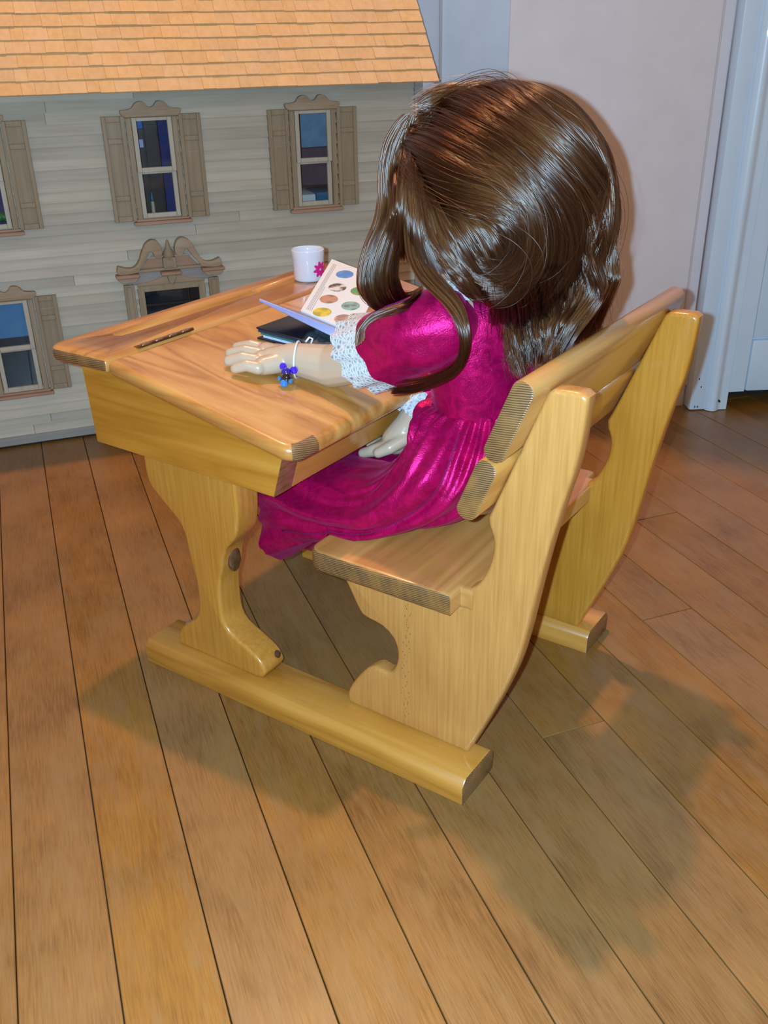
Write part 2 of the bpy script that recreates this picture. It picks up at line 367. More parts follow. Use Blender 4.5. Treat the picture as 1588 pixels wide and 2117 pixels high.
# shell with real openings: backing panels, floors, side and rear panels
inner = plain('bare_plywood_inside', (.40,.34,.26), .8, noise=.08)
bm = BM()
xs = [XL, -.0905, -.0015, .198, .332, .5295, .6185, .80]
for x0, x1 in ((XL, -.0905), (-.0015, .198), (.3325, .5295), (.6185, .80)): box(bm, x0, x1, HY+.006, HY+.012, .004, .655)
box(bm, .198, .2195, HY+.006, HY+.012, .293, .655); box(bm, .3085, .3325, HY+.006, HY+.012, .293, .655)
for cx, cz in WIN:
    z0, z1 = cz-.0915, cz+.0925
    for a, b in ((z1, .655),) + (((.2945, z0),) if cz > .4 else ((.004, z0),)):
        if cz < .4: a, b = (.004, z0)
        box(bm, cx-.0445, cx+.0445, HY+.006, HY+.012, a, b)
part('front_panel', bm, inner, house, 0)
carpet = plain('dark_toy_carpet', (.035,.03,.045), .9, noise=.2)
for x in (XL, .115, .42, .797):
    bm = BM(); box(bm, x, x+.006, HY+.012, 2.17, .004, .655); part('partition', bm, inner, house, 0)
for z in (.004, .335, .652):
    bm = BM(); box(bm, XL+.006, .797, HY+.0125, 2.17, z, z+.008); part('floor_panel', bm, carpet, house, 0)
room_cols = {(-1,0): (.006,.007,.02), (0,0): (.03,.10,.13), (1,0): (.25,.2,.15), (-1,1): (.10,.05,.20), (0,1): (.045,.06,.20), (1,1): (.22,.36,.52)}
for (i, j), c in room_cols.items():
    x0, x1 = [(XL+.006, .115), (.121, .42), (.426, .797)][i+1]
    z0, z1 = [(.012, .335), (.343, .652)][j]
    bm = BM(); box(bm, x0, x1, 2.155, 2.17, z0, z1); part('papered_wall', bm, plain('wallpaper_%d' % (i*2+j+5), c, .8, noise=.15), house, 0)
# roof
sl = math.radians(51.58); cy, cz_ = math.cos(sl), math.sin(sl); YE, ZE = 1.845, .648; RX = .819
def roof_pt(x, u, h): return Vector((x, YE + u*cy - h*cz_, ZE + u*cz_ + h*cy))
def roof_hexa(bm, x0, x1, u0, u1, h0a, h0b, h1a, h1b, r=0):
    hexa(bm, [roof_pt(x0,u0,h0a), roof_pt(x1,u0,h0a), roof_pt(x1,u1,h1a), roof_pt(x0,u1,h1a), roof_pt(x0,u0,h0b), roof_pt(x1,u0,h0b), roof_pt(x1,u1,h1b), roof_pt(x0,u1,h1b)], r, 1)
bm = BM(); roof_hexa(bm, XL-.02, RX-.003, .004, .50, -.009, -.001, -.009, -.001); part('roof_panel', bm, inner, house, 0)
bm = BM(); roof_hexa(bm, RX-.006, RX+.001, .0, .50, -.010, .001, -.010, .001); part('gable_trim', bm, sill_m, house, 0)
rowh = .0268
for k in range(8):
    u0 = k*rowh - .004; x = RX + .001 - .012*rng.random(); x = RX + .001
    while x > XL:
        wd = rowh * (.75 + 1.0*rng.random()); gp = .0003
        lift = .0016 + .0012*rng.random(); du = .0016*rng.random()
        bm = BM(); roof_hexa(bm, x-wd+gp, x, u0-du, u0+rowh*1.25, lift*.2, lift+.0016, .0004, .0012)
        part('shingle', bm, shingle_m, house, 0); x -= wd
# windows
def glass(name, tint=(1,1,1), gloss=.06):
    m, N, L, B = nt(name); N.remove(B)
    out = N['Material Output']; t = N.new('ShaderNodeBsdfTransparent'); t.inputs[0].default_value = (*tint, 1)
    gl = N.new('ShaderNodeBsdfGlossy'); gl.inputs['Roughness'].default_value = .03; mx = N.new('ShaderNodeMixShader'); mx.inputs[0].default_value = gloss
    L.new(t.outputs[0], mx.inputs[1]); L.new(gl.outputs[0], mx.inputs[2]); L.new(mx.outputs[0], out.inputs['Surface']); return m
pane_m = glass('clear_window_sheet', gloss=.02)
HDR = [(-.0545,.0965),(-.0545,.1035),(-.044,.1045),(-.034,.107),(-.028,.114),(-.020,.1175),(-.012,.1165),(-.006,.110),(0,.1075),(.006,.110),(.012,.1165),(.020,.1175),(.028,.114),(.034,.107),(.044,.1045),(.0545,.1035),(.0545,.0965),(.048,.092),(.040,.090),(-.040,.090),(-.048,.092)]
def frame_rect(bm, x0, x1, z0, z1, w, y0, y1, r=.0008, wb=None):
    wb = wb or w
    box(bm, x0, x0+w, y0, y1, z0, z1, r, 1); box(bm, x1-w, x1, y0, y1, z0, z1, r, 1)
    box(bm, x0+w, x1-w, y0, y1, z1-w, z1, r, 1); box(bm, x0+w, x1-w, y0, y1, z0, z0+wb, r, 1)
def window(cx, cz, sides=(-1, 1)):
    f = BM(); y = HY
    box(f, cx-.0475, cx-.037, y-.008, y+.012, cz-.091, cz+.093, .001, 1); box(f, cx+.037, cx+.0475, y-.008, y+.012, cz-.091, cz+.093, .001, 1)
    box(f, cx-.037, cx+.037, y-.008, y+.012, cz+.085, cz+.095, .001, 1)
    w = part('window', f, trimw_m, house)
    bm = BM(); plate(bm, spline([(cx+a, cz+b) for a, b in HDR], 80), y-.013, y-.002, .0012, 'y', 2); part('carved_header', bm, trimx_m, w)
    bm = BM(); box(bm, cx-.0555, cx+.0555, y-.015, y+.008, cz-.1, cz-.0935, .0012, 1); box(bm, cx-.050, cx+.050, y-.010, y+.006, cz-.0935, cz-.089, .0008, 1); part('sill', bm, sill_m, w)
    bm = BM(); frame_rect(bm, cx-.0365, cx+.0365, cz-.005, cz+.0925, .0085, y-.0095, y-.003, wb=.0085); part('upper_sash', bm, sash_m, w)
    bm = BM(); frame_rect(bm, cx-.0365, cx+.0365, cz-.0885, cz-.0005, .0085, y-.0025, y+.004); part('lower_sash', bm, sash_m, w)
    bm = BM(); box(bm, cx-.029, cx+.029, y-.0068, y-.006, cz+.0025, cz+.085); part('pane', bm, pane_m, w, 0)
    bm = BM(); box(bm, cx-.029, cx+.029, y+.0004, y+.0012, cz-.081, cz-.0085); part('pane', bm, pane_m, w, 0)
    for s in sides:
        xa, xb = sorted((cx + s*.0492, cx + s*.0905))
        bm = BM(); z0, z1 = cz-.0915, cz+.094
        box(bm, xa, xb, y-.0065, y-.002, z0, z1)
        for a, b in ((xa, xa+.0075), (xb-.0075, xb)): box(bm, a, b, y-.0105, y-.0066, z0, z1, .0008, 1)
        for a, b in ((z0, z0+.010), (z0+.038, z0+.047), (z1-.047, z1-.038), (z1-.010, z1)): box(bm, xa+.0076, xb-.0076, y-.0105, y-.0066, a, b, .0008, 1)
        sh = part('shutter', bm, trimw_m, house)
for (cx, cz), sd in zip(WIN, [(-1,1), (-1,1), (1,), (1,)]): window(cx, cz, sd)
# front door with its swan-neck pediment
dr = part('front_door', (lambda b: (frame_rect(b, .1985, .3315, .022, .2945, .0125, HY-.006, HY+.004), b)[1])(BM()), trimw_m, house)
bm = BM()
arch = [(.1985,.2945),(.1985,.3005),(.222,.302),(.245,.309),(.265,.3115),(.285,.309),(.308,.302),(.3315,.3005),(.3315,.2945)]
plate(bm, spline([(a, b, 1) if i in (0,1,7,8) else (a, b) for i, (a, b) in enumerate(arch)], 60), HY-.009, HY-.002, .0008, 'y', 1); part('arched_head', bm, trimx_m, dr)
door_glass = glass('door_glass_teal', (.55,.75,.80), .10)
bm = BM(); box(bm, .211, .319, HY-.001, HY+.0, .0345, .282); part('pane', bm, door_glass, dr, 0)
for a, b in ((.2105,.3195),): 
    bm = BM(); box(bm, a, b, HY-.004, HY+.004, .252, .257, .0005, 1); box(bm, .296, .299, HY-.003, HY+.003, .0345, .282, .0004, 1); part('glazing_bar', bm, dark_void, dr)
bm = BM(); box(bm, .180, .350, HY-.007, HY+.0005, .2975, .327, .001, 1); part('frieze', bm, base_m, dr)
for s, lab in ((-1, 'l'), (1, 'r')):
    xc = .2655 + s*.0835
    bm = BM(); box(bm, xc-.010, xc+.010, HY-.012, HY-.002, .022, .300, .001, 1); box(bm, xc-.005, xc+.005, HY-.0145, HY-.0115, .03, .296, .001, 1); part('pilaster', bm, trimw_m, dr)
    bm = BM(); plate(bm, [(xc-.021,.3205),(xc+.021,.3205),(xc+.020,.313),(xc+.013,.3055),(xc-.013,.3055),(xc-.020,.313)], HY-.022, HY-.001, .001, 'y', 1); part('capital', bm, trimx_m, dr)
    bm = BM(); box(bm, xc-.0225, xc+.0225, HY-.0245, HY-.001, .3145, .3215, .0015, 1); part('cap_moulding', bm, sill_m, dr)
    sn = [(.100,.3225),(.100,.3375),(.094,.3365),(.083,.3335),(.070,.334),(.060,.343),(.052,.360),(.043,.376),(.030,.383),(.019,.379),(.0125,.366),(.0135,.353),(.021,.347),(.028,.351),(.030,.358),(.036,.361),(.044,.349),(.056,.333),(.066,.3235)]
    sn = [(.2655 + s*a, b) for a, b in sn]
    bm = BM(); plate(bm, spline(sn, 110), HY-.019, HY-.002, .0016, 'y', 2); part('swan_neck', bm, trimx_m, dr)
    bm = BM(); plate(bm, spline([(.2655+s*a, b) for a, b in ((.010,.3225),(.010,.345),(.018,.352),(.035,.350),(.050,.334),(.058,.3225))], 40), HY-.006, HY-.001, .0006, 'y', 1); part('pediment_backing', bm, sill_m, dr)
bm = BM(); box(bm, .175, .356, HY-.012, HY-.001, .3215, .3275, .001, 1); part('pediment_rail', bm, trimx_m, dr)
bm = BM(); box(bm, .2525, .2785, HY-.017, HY-.001, .326, .347, .001, 1); box(bm, .259, .272, HY-.019, HY-.0165, .329, .343, .0008, 1); part('plinth', bm, trimw_m, dr)
bm = BM(); lathe(bm, [(.0001,0),(.010,.001),(.0122,.006),(.010,.012),(.006,.018),(.0042,.024),(.003,.031),(.0001,.0355)], (.2655, HY-.011, .346), 16); part('finial', bm, trimw_m, dr, 50)
bm = BM(); box(bm, .246, .286, HY-.0245, HY-.001, .3135, .3205, .0015, 1); part('cap_moulding', bm, sill_m, dr)
bm = BM(); plate(bm, [(.257,.3135),(.275,.3135),(.2715,.301),(.2655,.294),(.2595,.301)], HY-.020, HY-.002, .001, 'y', 1); part('keystone', bm, trimw_m, dr)
# things inside the dollhouse rooms, seen through the windows
def bx(name, lab, cat, dims, mat, r=.001):
    bm = BM(); box(bm, *dims, r, 1); x0,x1,y0,y1,z0,z1 = dims
    return single(name, bm, mat, lab, cat, ((x0+x1)/2, (y0+y1)/2, z0), 'W')
t = thing('toy_wardrobe', 'dark brown toy wardrobe inside the dollhouse behind the middle upper window', 'wardrobe', (.265, 2.07, .343), 'W')
bm = BM(); box(bm, .238, .296, 2.05, 2.11, .3432, .62, .001, 1); part('carcass', bm, plain('dark_walnut', (.06,.04,.025), .4, noise=.3), t)
bm = BM(); box(bm, .241, .266, 2.047, 2.05, .355, .61, .0006, 1); part('door', bm, plain('dark_walnut_door', (.05,.035,.022), .35, noise=.3), t)
bm = BM(); box(bm, .268, .293, 2.047, 2.05, .355, .61, .0006, 1); part('door', bm, plain('dark_walnut_door2', (.045,.03,.02), .35, noise=.3), t)
bx('wall_picture', 'tiny bright blue picture inside the dollhouse beside the toy wardrobe', 'picture', (.236,.266,2.040,2.044,.57,.61), plain('picture_blue', (.02,.16,.55), .3, noise=.5, nscale=90))
bx('wall_card', 'small white card inside the dollhouse below the blue picture', 'card', (.243,.264,2.040,2.043,.535,.551), plain('card_white', (.55,.55,.85), .5))
t = thing('toy_candle', 'tiny cream candle inside the dollhouse low behind the middle upper window', 'candle', (.272, 2.03, .343), 'W')
bm = BM(); lathe(bm, [(.0001,0),(.004,0),(.004,.075),(.0035,.09),(.0001,.09)], (.266,2.03,.343), 12); part('wax', bm, plain('cream_wax', (.75,.55,.38), .5), t)
bm = BM(); lathe(bm, [(.0001,.09),(.0025,.094),(.001,.106),(.0001,.108)], (.266,2.03,.343), 10); part('tip', bm, plain('blue_tip', (.1,.3,.6), .4), t)
t = thing('toy_bed', 'toy bed with plum headboard inside the dollhouse behind the right upper window', 'bed', (.615, 2.07, .3432), 'W')
bm = BM(); box(bm, .53, .70, 2.125, 2.14, .3432, .509, .004, 2); part('headboard', bm, plain('plum_cloth', (.13,.07,.10), .8, noise=.2), t)
bm = BM(); box(bm, .535, .695, 2.0, 2.124, .3432, .414, .002, 1); part('bed_frame', bm, dark_void, t)
bm = BM(); box(bm, .535, .695, 1.985, 2.124, .4145, .431, .004, 2); part('mattress', bm, plain('white_sheet', (.8,.75,.72), .8), t)
bm = BM(); box(bm, .60, .697, 1.975, 2.06, .4155, .435, .004, 2); part('blanket', bm, plain('blue_blanket', (.05,.16,.30), .9), t)
bx('toy_curtain', 'flat blue toy curtain inside the dollhouse behind the lower left window', 'curtain', (-.12,.03,1.945,1.950,.207,.335), plain('blue_cloth', (.07,.24,.48), .8, noise=.08), .002)
t = thing('toy_plant', 'green leafy toy plant inside the dollhouse at the left upper window', 'plant', (-.03, 1.96, .343), 'W')
bm = BM(); lathe(bm, [(.0001,0),(.009,0),(.012,.075),(.0001,.075)], (-.022,1.96,.343), 14); part('pot', bm, plain('pot_clay', (.3,.12,.06), .6), t)
for k in range(9):
    bm = BM(); a = k*2.4; d = Vector((math.cos(a), math.sin(a), .6)) * .014
    ball(bm, Vector((-.022,1.96,.428)) + d*.8, .010, 1, (1,.6,.8)); part('leaf', bm, plain('leaf_green_%d' % k, (.03,.16+.01*k,.04), .5), t)

# ---------------------------------------------------------------- school desk with joined bench
desk = thing('school_desk', 'honey-varnished wooden doll school desk joined to its own slatted bench', 'desk', (.25, .24, 0))
LID_S = .1935
def lidz(y): return .413 + LID_S*(y - .455)
def end_mat(bm, axis, mi, thr=.8):
    bm.normal_update()
    for f in bm.faces:
        if abs(f.normal[axis]) > thr: f.material_index = mi
for x0, x1 in ((0, .068), (.324, .392)):
    bm = BM(); prof = [(x0,0),(x1-.003,0),(x1,.003),(x1,.0225),(x1-.0012,.0245),(x1-.0065,.0295),(x1-.0085,.0305),(x0+.0085,.0305),(x0+.0065,.0295),(x0+.0012,.0235),(x0,.0215)]
    ys = [(0,.0016),(.0007,.0004),(.002,0),(.473,0),(.4743,.0004),(.475,.0016)]
    xc = (x0+x1)/2
    loft(bm, [[(xc+(px-xc)*(1-d/.034), y, max(0, pz - (d if pz > .005 else 0))) for px, pz in prof] for y, d in ys])
    end_mat(bm, 1, 1); part('runner', bm, [pine_y, end_dark], desk, 35)
SEATP = [(.0188,.0305,1),(.1766,.0305,1),(.1795,.043),(.172,.060),(.160,.078),(.148,.092),(.1352,.0975),(.124,.0955),(.1165,.099),(.1105,.112),(.109,.127),(.1138,.1431),(.1275,.1537),(.1433,.1567),(.1548,.1600),(.1622,.1707),(.1700,.186),(.178,.200),(.186,.212,1),(.0300,.212,1),(.030,.233,1),(.0225,.2365),(.012,.247),(.0027,.2666),(-.0017,.2865),(-.0006,.3018),(.0040,.3125),(.0050,.3215),(.0010,.330),(-.0187,.3800),(-.0435,.4440),(-.0475,.4530),(-.052,.4565),(-.078,.4575),(-.0835,.454),(-.0835,.447),(-.0805,.415),(-.0760,.385),(-.0704,.362),(-.0606,.318),(-.052,.272),(-.0416,.2078),(-.034,.170),(-.0256,.1421),(-.0155,.114),(-.002,.080),(.0105,.050)]
for x0 in (.042, .330):
    bm = BM(); plate(bm, spline(SEATP, 170), x0, x0+.021, .0045, 'x', 3); part('seat_support', bm, pine_z, desk, 50)
    ss_ = bpy.data.objects[max((o.name for o in desk.children if o.name.startswith('seat_support')), key=lambda n_: (len(n_), n_))]
    bm = BM()
    for k in range(46):
        z_ = .045 + .155*k/46 + .002*rng.random(); y_ = .098 - (z_-.05)*.02 + rng.choice([0, 0, .0022, -.0035, .004])*1.0 + .0008*rng.standard_normal(); ln = .0008 + .0018*rng.random()
        if y_ < .106: box(bm, x0-.00012, x0+.0005, y_, y_+.0005, z_, z_+ln)
    part('pore_specks', bm, knot_m, ss_, 0)['kind'] = 'stuff'
LEGP = [(.4330,.0305,1),(.3000,.0305,1),(.290,.0335),(.2855,.043),(.291,.055),(.303,.064),(.321,.073),(.3385,.082),(.3470,.095),(.3485,.115),(.3475,.140),(.3440,.158),(.3385,.172),(.3360,.186),(.3320,.197),(.322,.208),(.312,.222),(.3065,.245),(.305,.270),(.306,.298,1),(.450,.298,1),(.4495,.269),(.4443,.2516),(.432,.240),(.4198,.2292),(.405,.217),(.397,.203),(.3945,.185),(.3915,.165),(.3868,.140),(.3860,.118),(.3880,.098),(.396,.082),(.410,.070),(.4215,.060),(.430,.048)]
for x0 in (.020, .345):
    bm = BM(); plate(bm, spline(LEGP, 110), x0, x0+.038, .0045, 'x', 4); lg = part('front_leg', bm, pine_z, desk, 60)
    bm = BM(); ball(bm, (x0+.029, .2935, .0480), .0098, 3, (.95,.70,.85)); part('knot', bm, knot_m, lg, 'all')
    bm = BM(); ball(bm, (x0+.020, .3375, .176), .017, 3, (.62,.30,1)); part('knot', bm, knot_m, lg, 'all')
    bm = BM(); ball(bm, (x0+.021, .431, .044), .012, 3, (.9,.35,.9)); part('knot', bm, plain('grey_knot', (.22,.15,.11), .3, coat=.8), lg, 'all')
# bench seat, notched round the supports
bm = BM()
arc = lambda cx_, cy_, r_, a0: [(cx_ + r_*math.cos(a0 + PI/2*k/6), cy_ + r_*math.sin(a0 + PI/2*k/6)) for k in range(7)]
slab_poly(bm, [(.020,.0305),(.0405,.0305),(.0405,.017),(.352,.017),(.352,.0305),(.3725,.0305)] + arc(.3525,.1915,.020,0) + arc(.040,.1915,.020,PI/2), .2115, .2365, .0062); bm.normal_update()
for f in bm.faces:
    if f.normal.x < -.35 and f.calc_center_median().x < .034 and f.normal.z < .8: f.material_index = 1
part('bench_seat', bm, [pine_x, end_dark], desk, 50)
# back slats lie along the slanted fronts of the supports
sn = Vector((0, .926, .3775)); sv = Vector((0, -.3775, .926)); c0 = .1265
def slat(s0, s1, c):
    bm = BM(); q = []
    def P(x, s, n_): return Vector((x,0,0)) + sv*s + sn*(c + n_)
    th = .021; R = .0095; prof = []
    for (cs, cn, a0) in ((s0+R, R, PI), (s1-R, R, PI/2*3), (s1-R, th-R, 0), (s0+R, th-R, PI/2)):
        pass
    for cs, cn, a0 in ((s1-R, th-R, 0), (s0+R, th-R, PI/2), (s0+R, R, PI), (s1-R, R, PI*1.5)):
        for i in range(6):
            a = a0 + PI/2*i/5; prof.append((cs + R*math.cos(a), cn + R*math.sin(a)))
    rings = []
    sc, nc = (s0+s1)/2, th/2
    for x, d in ((.008,.0016),(.0087,.0004),(.010,0),(.382,0),(.3833,.0004),(.384,.0016)):
        rings.append([P(x, sc + (a-sc)*(1-d/((s1-s0)/2)), nc + (b-nc)*(1-d/(th/2))) for a, b in prof])
    loft(bm, rings); end_mat(bm, 0, 1, .7); part('back_slat', bm, [pine_x, end_dark], desk, 40)
slat(.3705, .4525, c0); slat(.303, .3690, c0)
# desk box
PANEL = [(.513,.3955),(.4536,.3955),(.2187,lidz(.2187)-.0195),(.2345,.2975),(.507,.3005)]
for x0, nm in ((.004, 'a'), (.471, 'b')):
    bm = BM(); plate(bm, [p for p in PANEL], x0, x0+.0295, .0008, 'x', 1); bm.normal_update()
    for f in bm.faces:
        if f.normal.y < -.7: f.material_index = 1
    part('side_panel', bm, [pine_y, end_z], desk, 30)
bm = BM(); hexa(bm, [(.0335,.2349,.2975),(.471,.2349,.2975),(.471,.254,.2975),(.0335,.254,.2975),(.0335,.2192,lidz(.2187)-.0195),(.471,.2192,lidz(.2187)-.0195),(.471,.238,lidz(.238)-.0195),(.0335,.238,lidz(.238)-.0195)], .0006, 1); part('rear_board', bm, pine_x, desk, 30)
bm = BM(); box(bm, .0335, .471, .490, .508, .3005, .3955, .0006, 1); part('front_board', bm, pine_x, desk, 30)
bm = BM(); box(bm, .034, .4705, .2545, .4895, .2985, .306); part('bottom_board', bm, pine_x, desk, 30)
# hinge rail across the back of the top, with a pencil groove
X0, X1 = -.008, .512
bm = BM(); slab_rr(bm, X0, X1, .4555, .560, (.022,.022,.0035,.0035), .3957, .4135, .0068)
end_mat(bm, 0, 1, .75); rail = part('hinge_rail', bm, [top_x, end_dark], desk, 50)
cut_bm = BM(); tube(cut_bm, [(.062,.518,.4195),(.066,.518,.4165),(.10,.518,.4145),(.29,.518,.4145),(.314,.518,.4165),(.318,.518,.4195)], [.004,.009,.0105,.0105,.009,.004], 16)
cut = part('groove_cutter', cut_bm, top_x, desk)
md = rail.modifiers.new('groove', 'BOOLEAN'); md.operation = 'DIFFERENCE'; md.object = cut; md.solver = 'EXACT'
dg = bpy.context.evaluated_depsgraph_get(); me2 = bpy.data.meshes.new_from_object(rail.evaluated_get(dg)); rail.modifiers.clear(); rail.data = me2
bpy.data.objects.remove(cut)
# sloping lid; the near strip shows end grain where it meets the rear edge
bm = BM(); slab_rr(bm, X0, X1, .1945, .4535, (.006,.006,.021,.021), -.019, 0, .0082, extra=.0335); bm.normal_update()
for f in bm.faces:
    c_ = f.calc_center_median()
    h_ = math.hypot(f.normal.x, f.normal.y)
    if c_.x < .0335 and h_ > .15 and f.normal.y/h_ < -.62: f.material_index = 1
for v in bm.verts: v.co.z += lidz(v.co.y)
part('lid', bm, [top_y, end_dark], desk, 50)
brass = plain('old_brass', (.30,.20,.11), .35, metal=1, noise=.3, nscale=200)
for hx in (.041, .372):
    bm = BM(); box(bm, hx, hx+.086, .4545, .4630, .4128, .4142, .0004, 1); h = part('hinge', bm, brass, desk)
    bm = BM(); tube(bm, [(hx,.4548,.4146),(hx+.086,.4548,.4146)], .0021, 10); part('hinge_pin', bm, brass, h)
    for i in range(4):
        bm = BM(); box(bm, hx+.004+.021*i, hx+.016+.021*i, .4518, .4568, .4145, .4171, .0008, 1); part('knuckle', bm, plain('worn_steel', (.45,.42,.38), .3, metal=1), h)

# ---------------------------------------------------------------- things on the desk
def L3(x, y, up): return Vector((x, y, lidz(y) + up)) if y < .455 else Vector((x, y, .4135 + up))
mug = thing('mug', 'small white mug with a pink flower, on the far back of the desk', 'mug', (.404, .496, .4136))
bm = BM(); lathe(bm, [(.0001,.0),(.0185,.0),(.0205,.0012),(.0215,.004),(.0228,.030),(.0238,.0425),(.0235,.0435),(.0226,.0438),(.0217,.043),(.0212,.038),(.0200,.006),(.0001,.004)], (.404,.496,.4136), 40)
china = plain('white_china', (.74,.76,.86), .15, coat=.6); part('cup', bm, china, mug, 60)
bm = BM(); hd = Vector((.62,-.45,0)).normalized(); hd = Vector((.75, .2, 0)).normalized()
tube(bm, [Vector((.404,.496,.4136)) + hd*a + Vector((0,0,b)) for a, b in ((.021,.034),(.028,.036),(.0335,.032),(.035,.025),(.033,.017),(.027,.011),(.020,.010))], .0028, 10); part('handle', bm, china, mug, 'all')
pinkp = plain('pink_print', (.72,.015,.26), .3)
view = (Vector((-.6486,-.3563,.72)) - Vector((.404,.496,.436))); va = math.atan2(view.y, view.x) + math.radians(46)
for k in range(8):
    bm = BM(); a = 2*PI*k/8 + .2; vs = []
    for sgn in (1, -1):
        pass
    pts = [(.0018, -.0010), (.0066, -.0026), (.0108, -.0013), (.0116, 0), (.0108, .0013), (.0066, .0026), (.0018, .0010)]
    ring = []
    for rr, ww in pts:
        px, pz = rr*math.cos(a) - ww*math.sin(a), rr*math.sin(a) + ww*math.cos(a)
        z = .0175 + pz; R = .0221 + .0016*(z-.004)/.036
        th = va + px/.0222
        ring.append(Vector((.404 + (R+.0002)*math.cos(th), .496 + (R+.0002)*math.sin(th), .4136 + z)))
    c_ = sum(ring, Vector())/len(ring); out = Vector((c_.x-.404, c_.y-.496, 0)).normalized()*.0007
    loft(bm, [ring, [p + out for p in ring]]); part('flower_petal', bm, pinkp, mug, 0)

book = thing('picture_booklet', 'white open booklet with round pictures, propped on the dark book', 'booklet', (.24, .36, .415))
def quad_sheet(bm, a, b, c, d, th):
    n = (b-a).cross(d-a).normalized() * th
    hexa(bm, [a, b, c, d, a+n, b+n, c+n, d+n])
A = L3(.2262, .3678, .028); B = L3(.216, .2783, .032); Cc = L3(.366, .424, .048); Dd = Cc + (B - A)*1.0
nn = (B-A).cross(Cc-A).normalized(); nn = nn if nn.z > 0 else -nn
page_m = plain('white_page', (.74,.82,.88), .5, noise=.03, nscale=300)
bm = BM(); hexa(bm, [A, B, Dd, Cc, A+nn*.0022, B+nn*.0022, Dd+nn*.0022, Cc+nn*.0022]); page = part('page', bm, page_m, book, 0)
uu = (B-A); vv = (Cc-A)
def disc(cu, cv, r, m, name='round_picture'):
    bm = BM(); c = A + uu*cu + vv*cv + nn*.0024; u1 = uu.normalized(); v1 = nn.cross(u1)
    ring = [c + (u1*math.cos(t) + v1*math.sin(t))*r for t in [2*PI*i/24 for i in range(24)]]
    loft(bm, [ring, [p + nn*.0003 for p in ring]]); part(name, bm, m, page, 0)
def spotty(name, a, b, sc=120):
    m, N, Lk, Bs = nt(name); tc = N.new('ShaderNodeTexCoord'); n = N.new('ShaderNodeTexNoise'); n.inputs['Scale'].default_value = sc; n.inputs['Detail'].default_value = 2
    r = ramp(N, [(.42, a), (.58, b)]); Lk.new(tc.outputs['Object'], n.inputs['Vector']); Lk.new(n.outputs['Fac'], r.inputs['Fac']); Lk.new(r.outputs[0], Bs.inputs['Base Color']); Bs.inputs['Roughness'].default_value = .4; return m
pics = [(.36,.82,(.08,.25,.65),(.12,.33,.75)), (.36,.56,(.10,.06,.06),(.75,.72,.72)), (.33,.33,(.55,.28,.18),(.30,.16,.12)), (.34,.10,(.75,.60,.05),(.45,.38,.05)), (.74,.64,(.10,.35,.12),(.55,.30,.15)), (.72,.36,(.25,.50,.42),(.15,.18,.22)), (.72,.13,(.62,.35,.28),(.35,.22,.20)), (1.02,.45,(.10,.25,.6),(.45,.15,.25)), (1.02,.18,(.1,.1,.14),(.7,.7,.75))]
for i, (cu, cv, a, b) in enumerate(pics):
    if cu < .97: disc(cu, cv, .0115, spotty('print_%d' % i, a, b))
ink = plain('grey_print', (.45,.45,.47), .6)
for cu in (.075, .10, .125, .155):
    bm = BM(); p0 = A + uu*cu + vv*.05 + nn*.0023; p1 = A + uu*cu + vv*(.93 if cu < .15 else .5) + nn*.0023; w_ = uu.normalized()*.0009
    hexa(bm, [p0, p0+w_, p1+w_, p1, p0+nn*.0002, p0+w_+nn*.0002, p1+w_+nn*.0002, p1+nn*.0002]); part('text_line', bm, ink, page, 0)
E_ = L3(.179, .392, .046)
lav = plain('lavender_cover', (.30,.32,.60), .4, noise=.1, nscale=30)
F_ = B + (E_ - A)*.30
dn = Vector((-.2,-.1,-.6)).normalized()*.010
bm = BM(); hexa(bm, [A+dn, B+dn, F_+dn*1.2, E_+dn*.2, A, B, F_+Vector((0,0,.0005)), E_+Vector((0,0,.0012))], .0006, 1); part('cover', bm, lav, book, 30)
dark = thing('dark_book', 'black hardback book lying under the booklet beside the doll hand', 'book', (.21, .36, .405))
blk = plain('black_cover', (.010,.012,.020), .35, noise=.3)
def lq(pts, u0, u1): return [L3(x,y,u0) for x,y in pts] + [L3(x,y,u1) for x,y in pts]
q = [(.170,.392),(.192,.320),(.300,.330),(.268,.392)]
bm = BM(); hexa(bm, lq(q, .0125, .0145), .0004, 1); part('cover', bm, blk, dark)
bm = BM(); hexa(bm, lq(q, .0002, .002), .0004, 1); part('cover', bm, blk, dark)
q2 = [(.174,.389),(.195,.323),(.297,.333),(.266,.389)]
for i, (u0, u1, c) in enumerate(((.0022,.0055,(.55,.60,.75)), (.0057,.0085,(.03,.16,.15)), (.0087,.0122,(.02,.03,.05)))):
    s = (i-1)*.002
    bm = BM(); hexa(bm, lq([(x-s, y+s) for x, y in q2], u0, u1)); part('page_block', bm, plain('pages_%d' % i, c, .6), dark, 0)
# crumpled dark cloth between book and sleeve
bm = BM(); nx, ny = 18, 12; vv_ = []
for lay in (0, 1):
    g_ = []
    for j in range(ny):
        row = []
        for i in range(nx):
            s, t = i/(nx-1), j/(ny-1); x = .168 + .085*s + .012*t; y = .283 + .050*t + .010*s
            h = .0195 + .006*mnoise.noise((x*60, y*60, 3)) + .004*mnoise.noise((x*140, y*140, 9)); e = min(s, 1-s, t)*8; h *= min(1, e)**.5; h = max(h, .0156 if y > .312 else 0)
            row.append(bm.verts.new(L3(x, y, max(.0006, h) + (.0012 if lay else 0))))
        g_.append(row)
    vv_.append(g_)
for lay in (0, 1):
    for j in range(ny-1):
        for i in range(nx-1): bm.faces.new((vv_[lay][j][i], vv_[lay][j][i+1], vv_[lay][j+1][i+1], vv_[lay][j+1][i]))
rim = [(0,i) for i in range(nx)] + [(j,nx-1) for j in range(1,ny)] + [(ny-1,i) for i in range(nx-2,-1,-1)] + [(j,0) for j in range(ny-2,0,-1)]
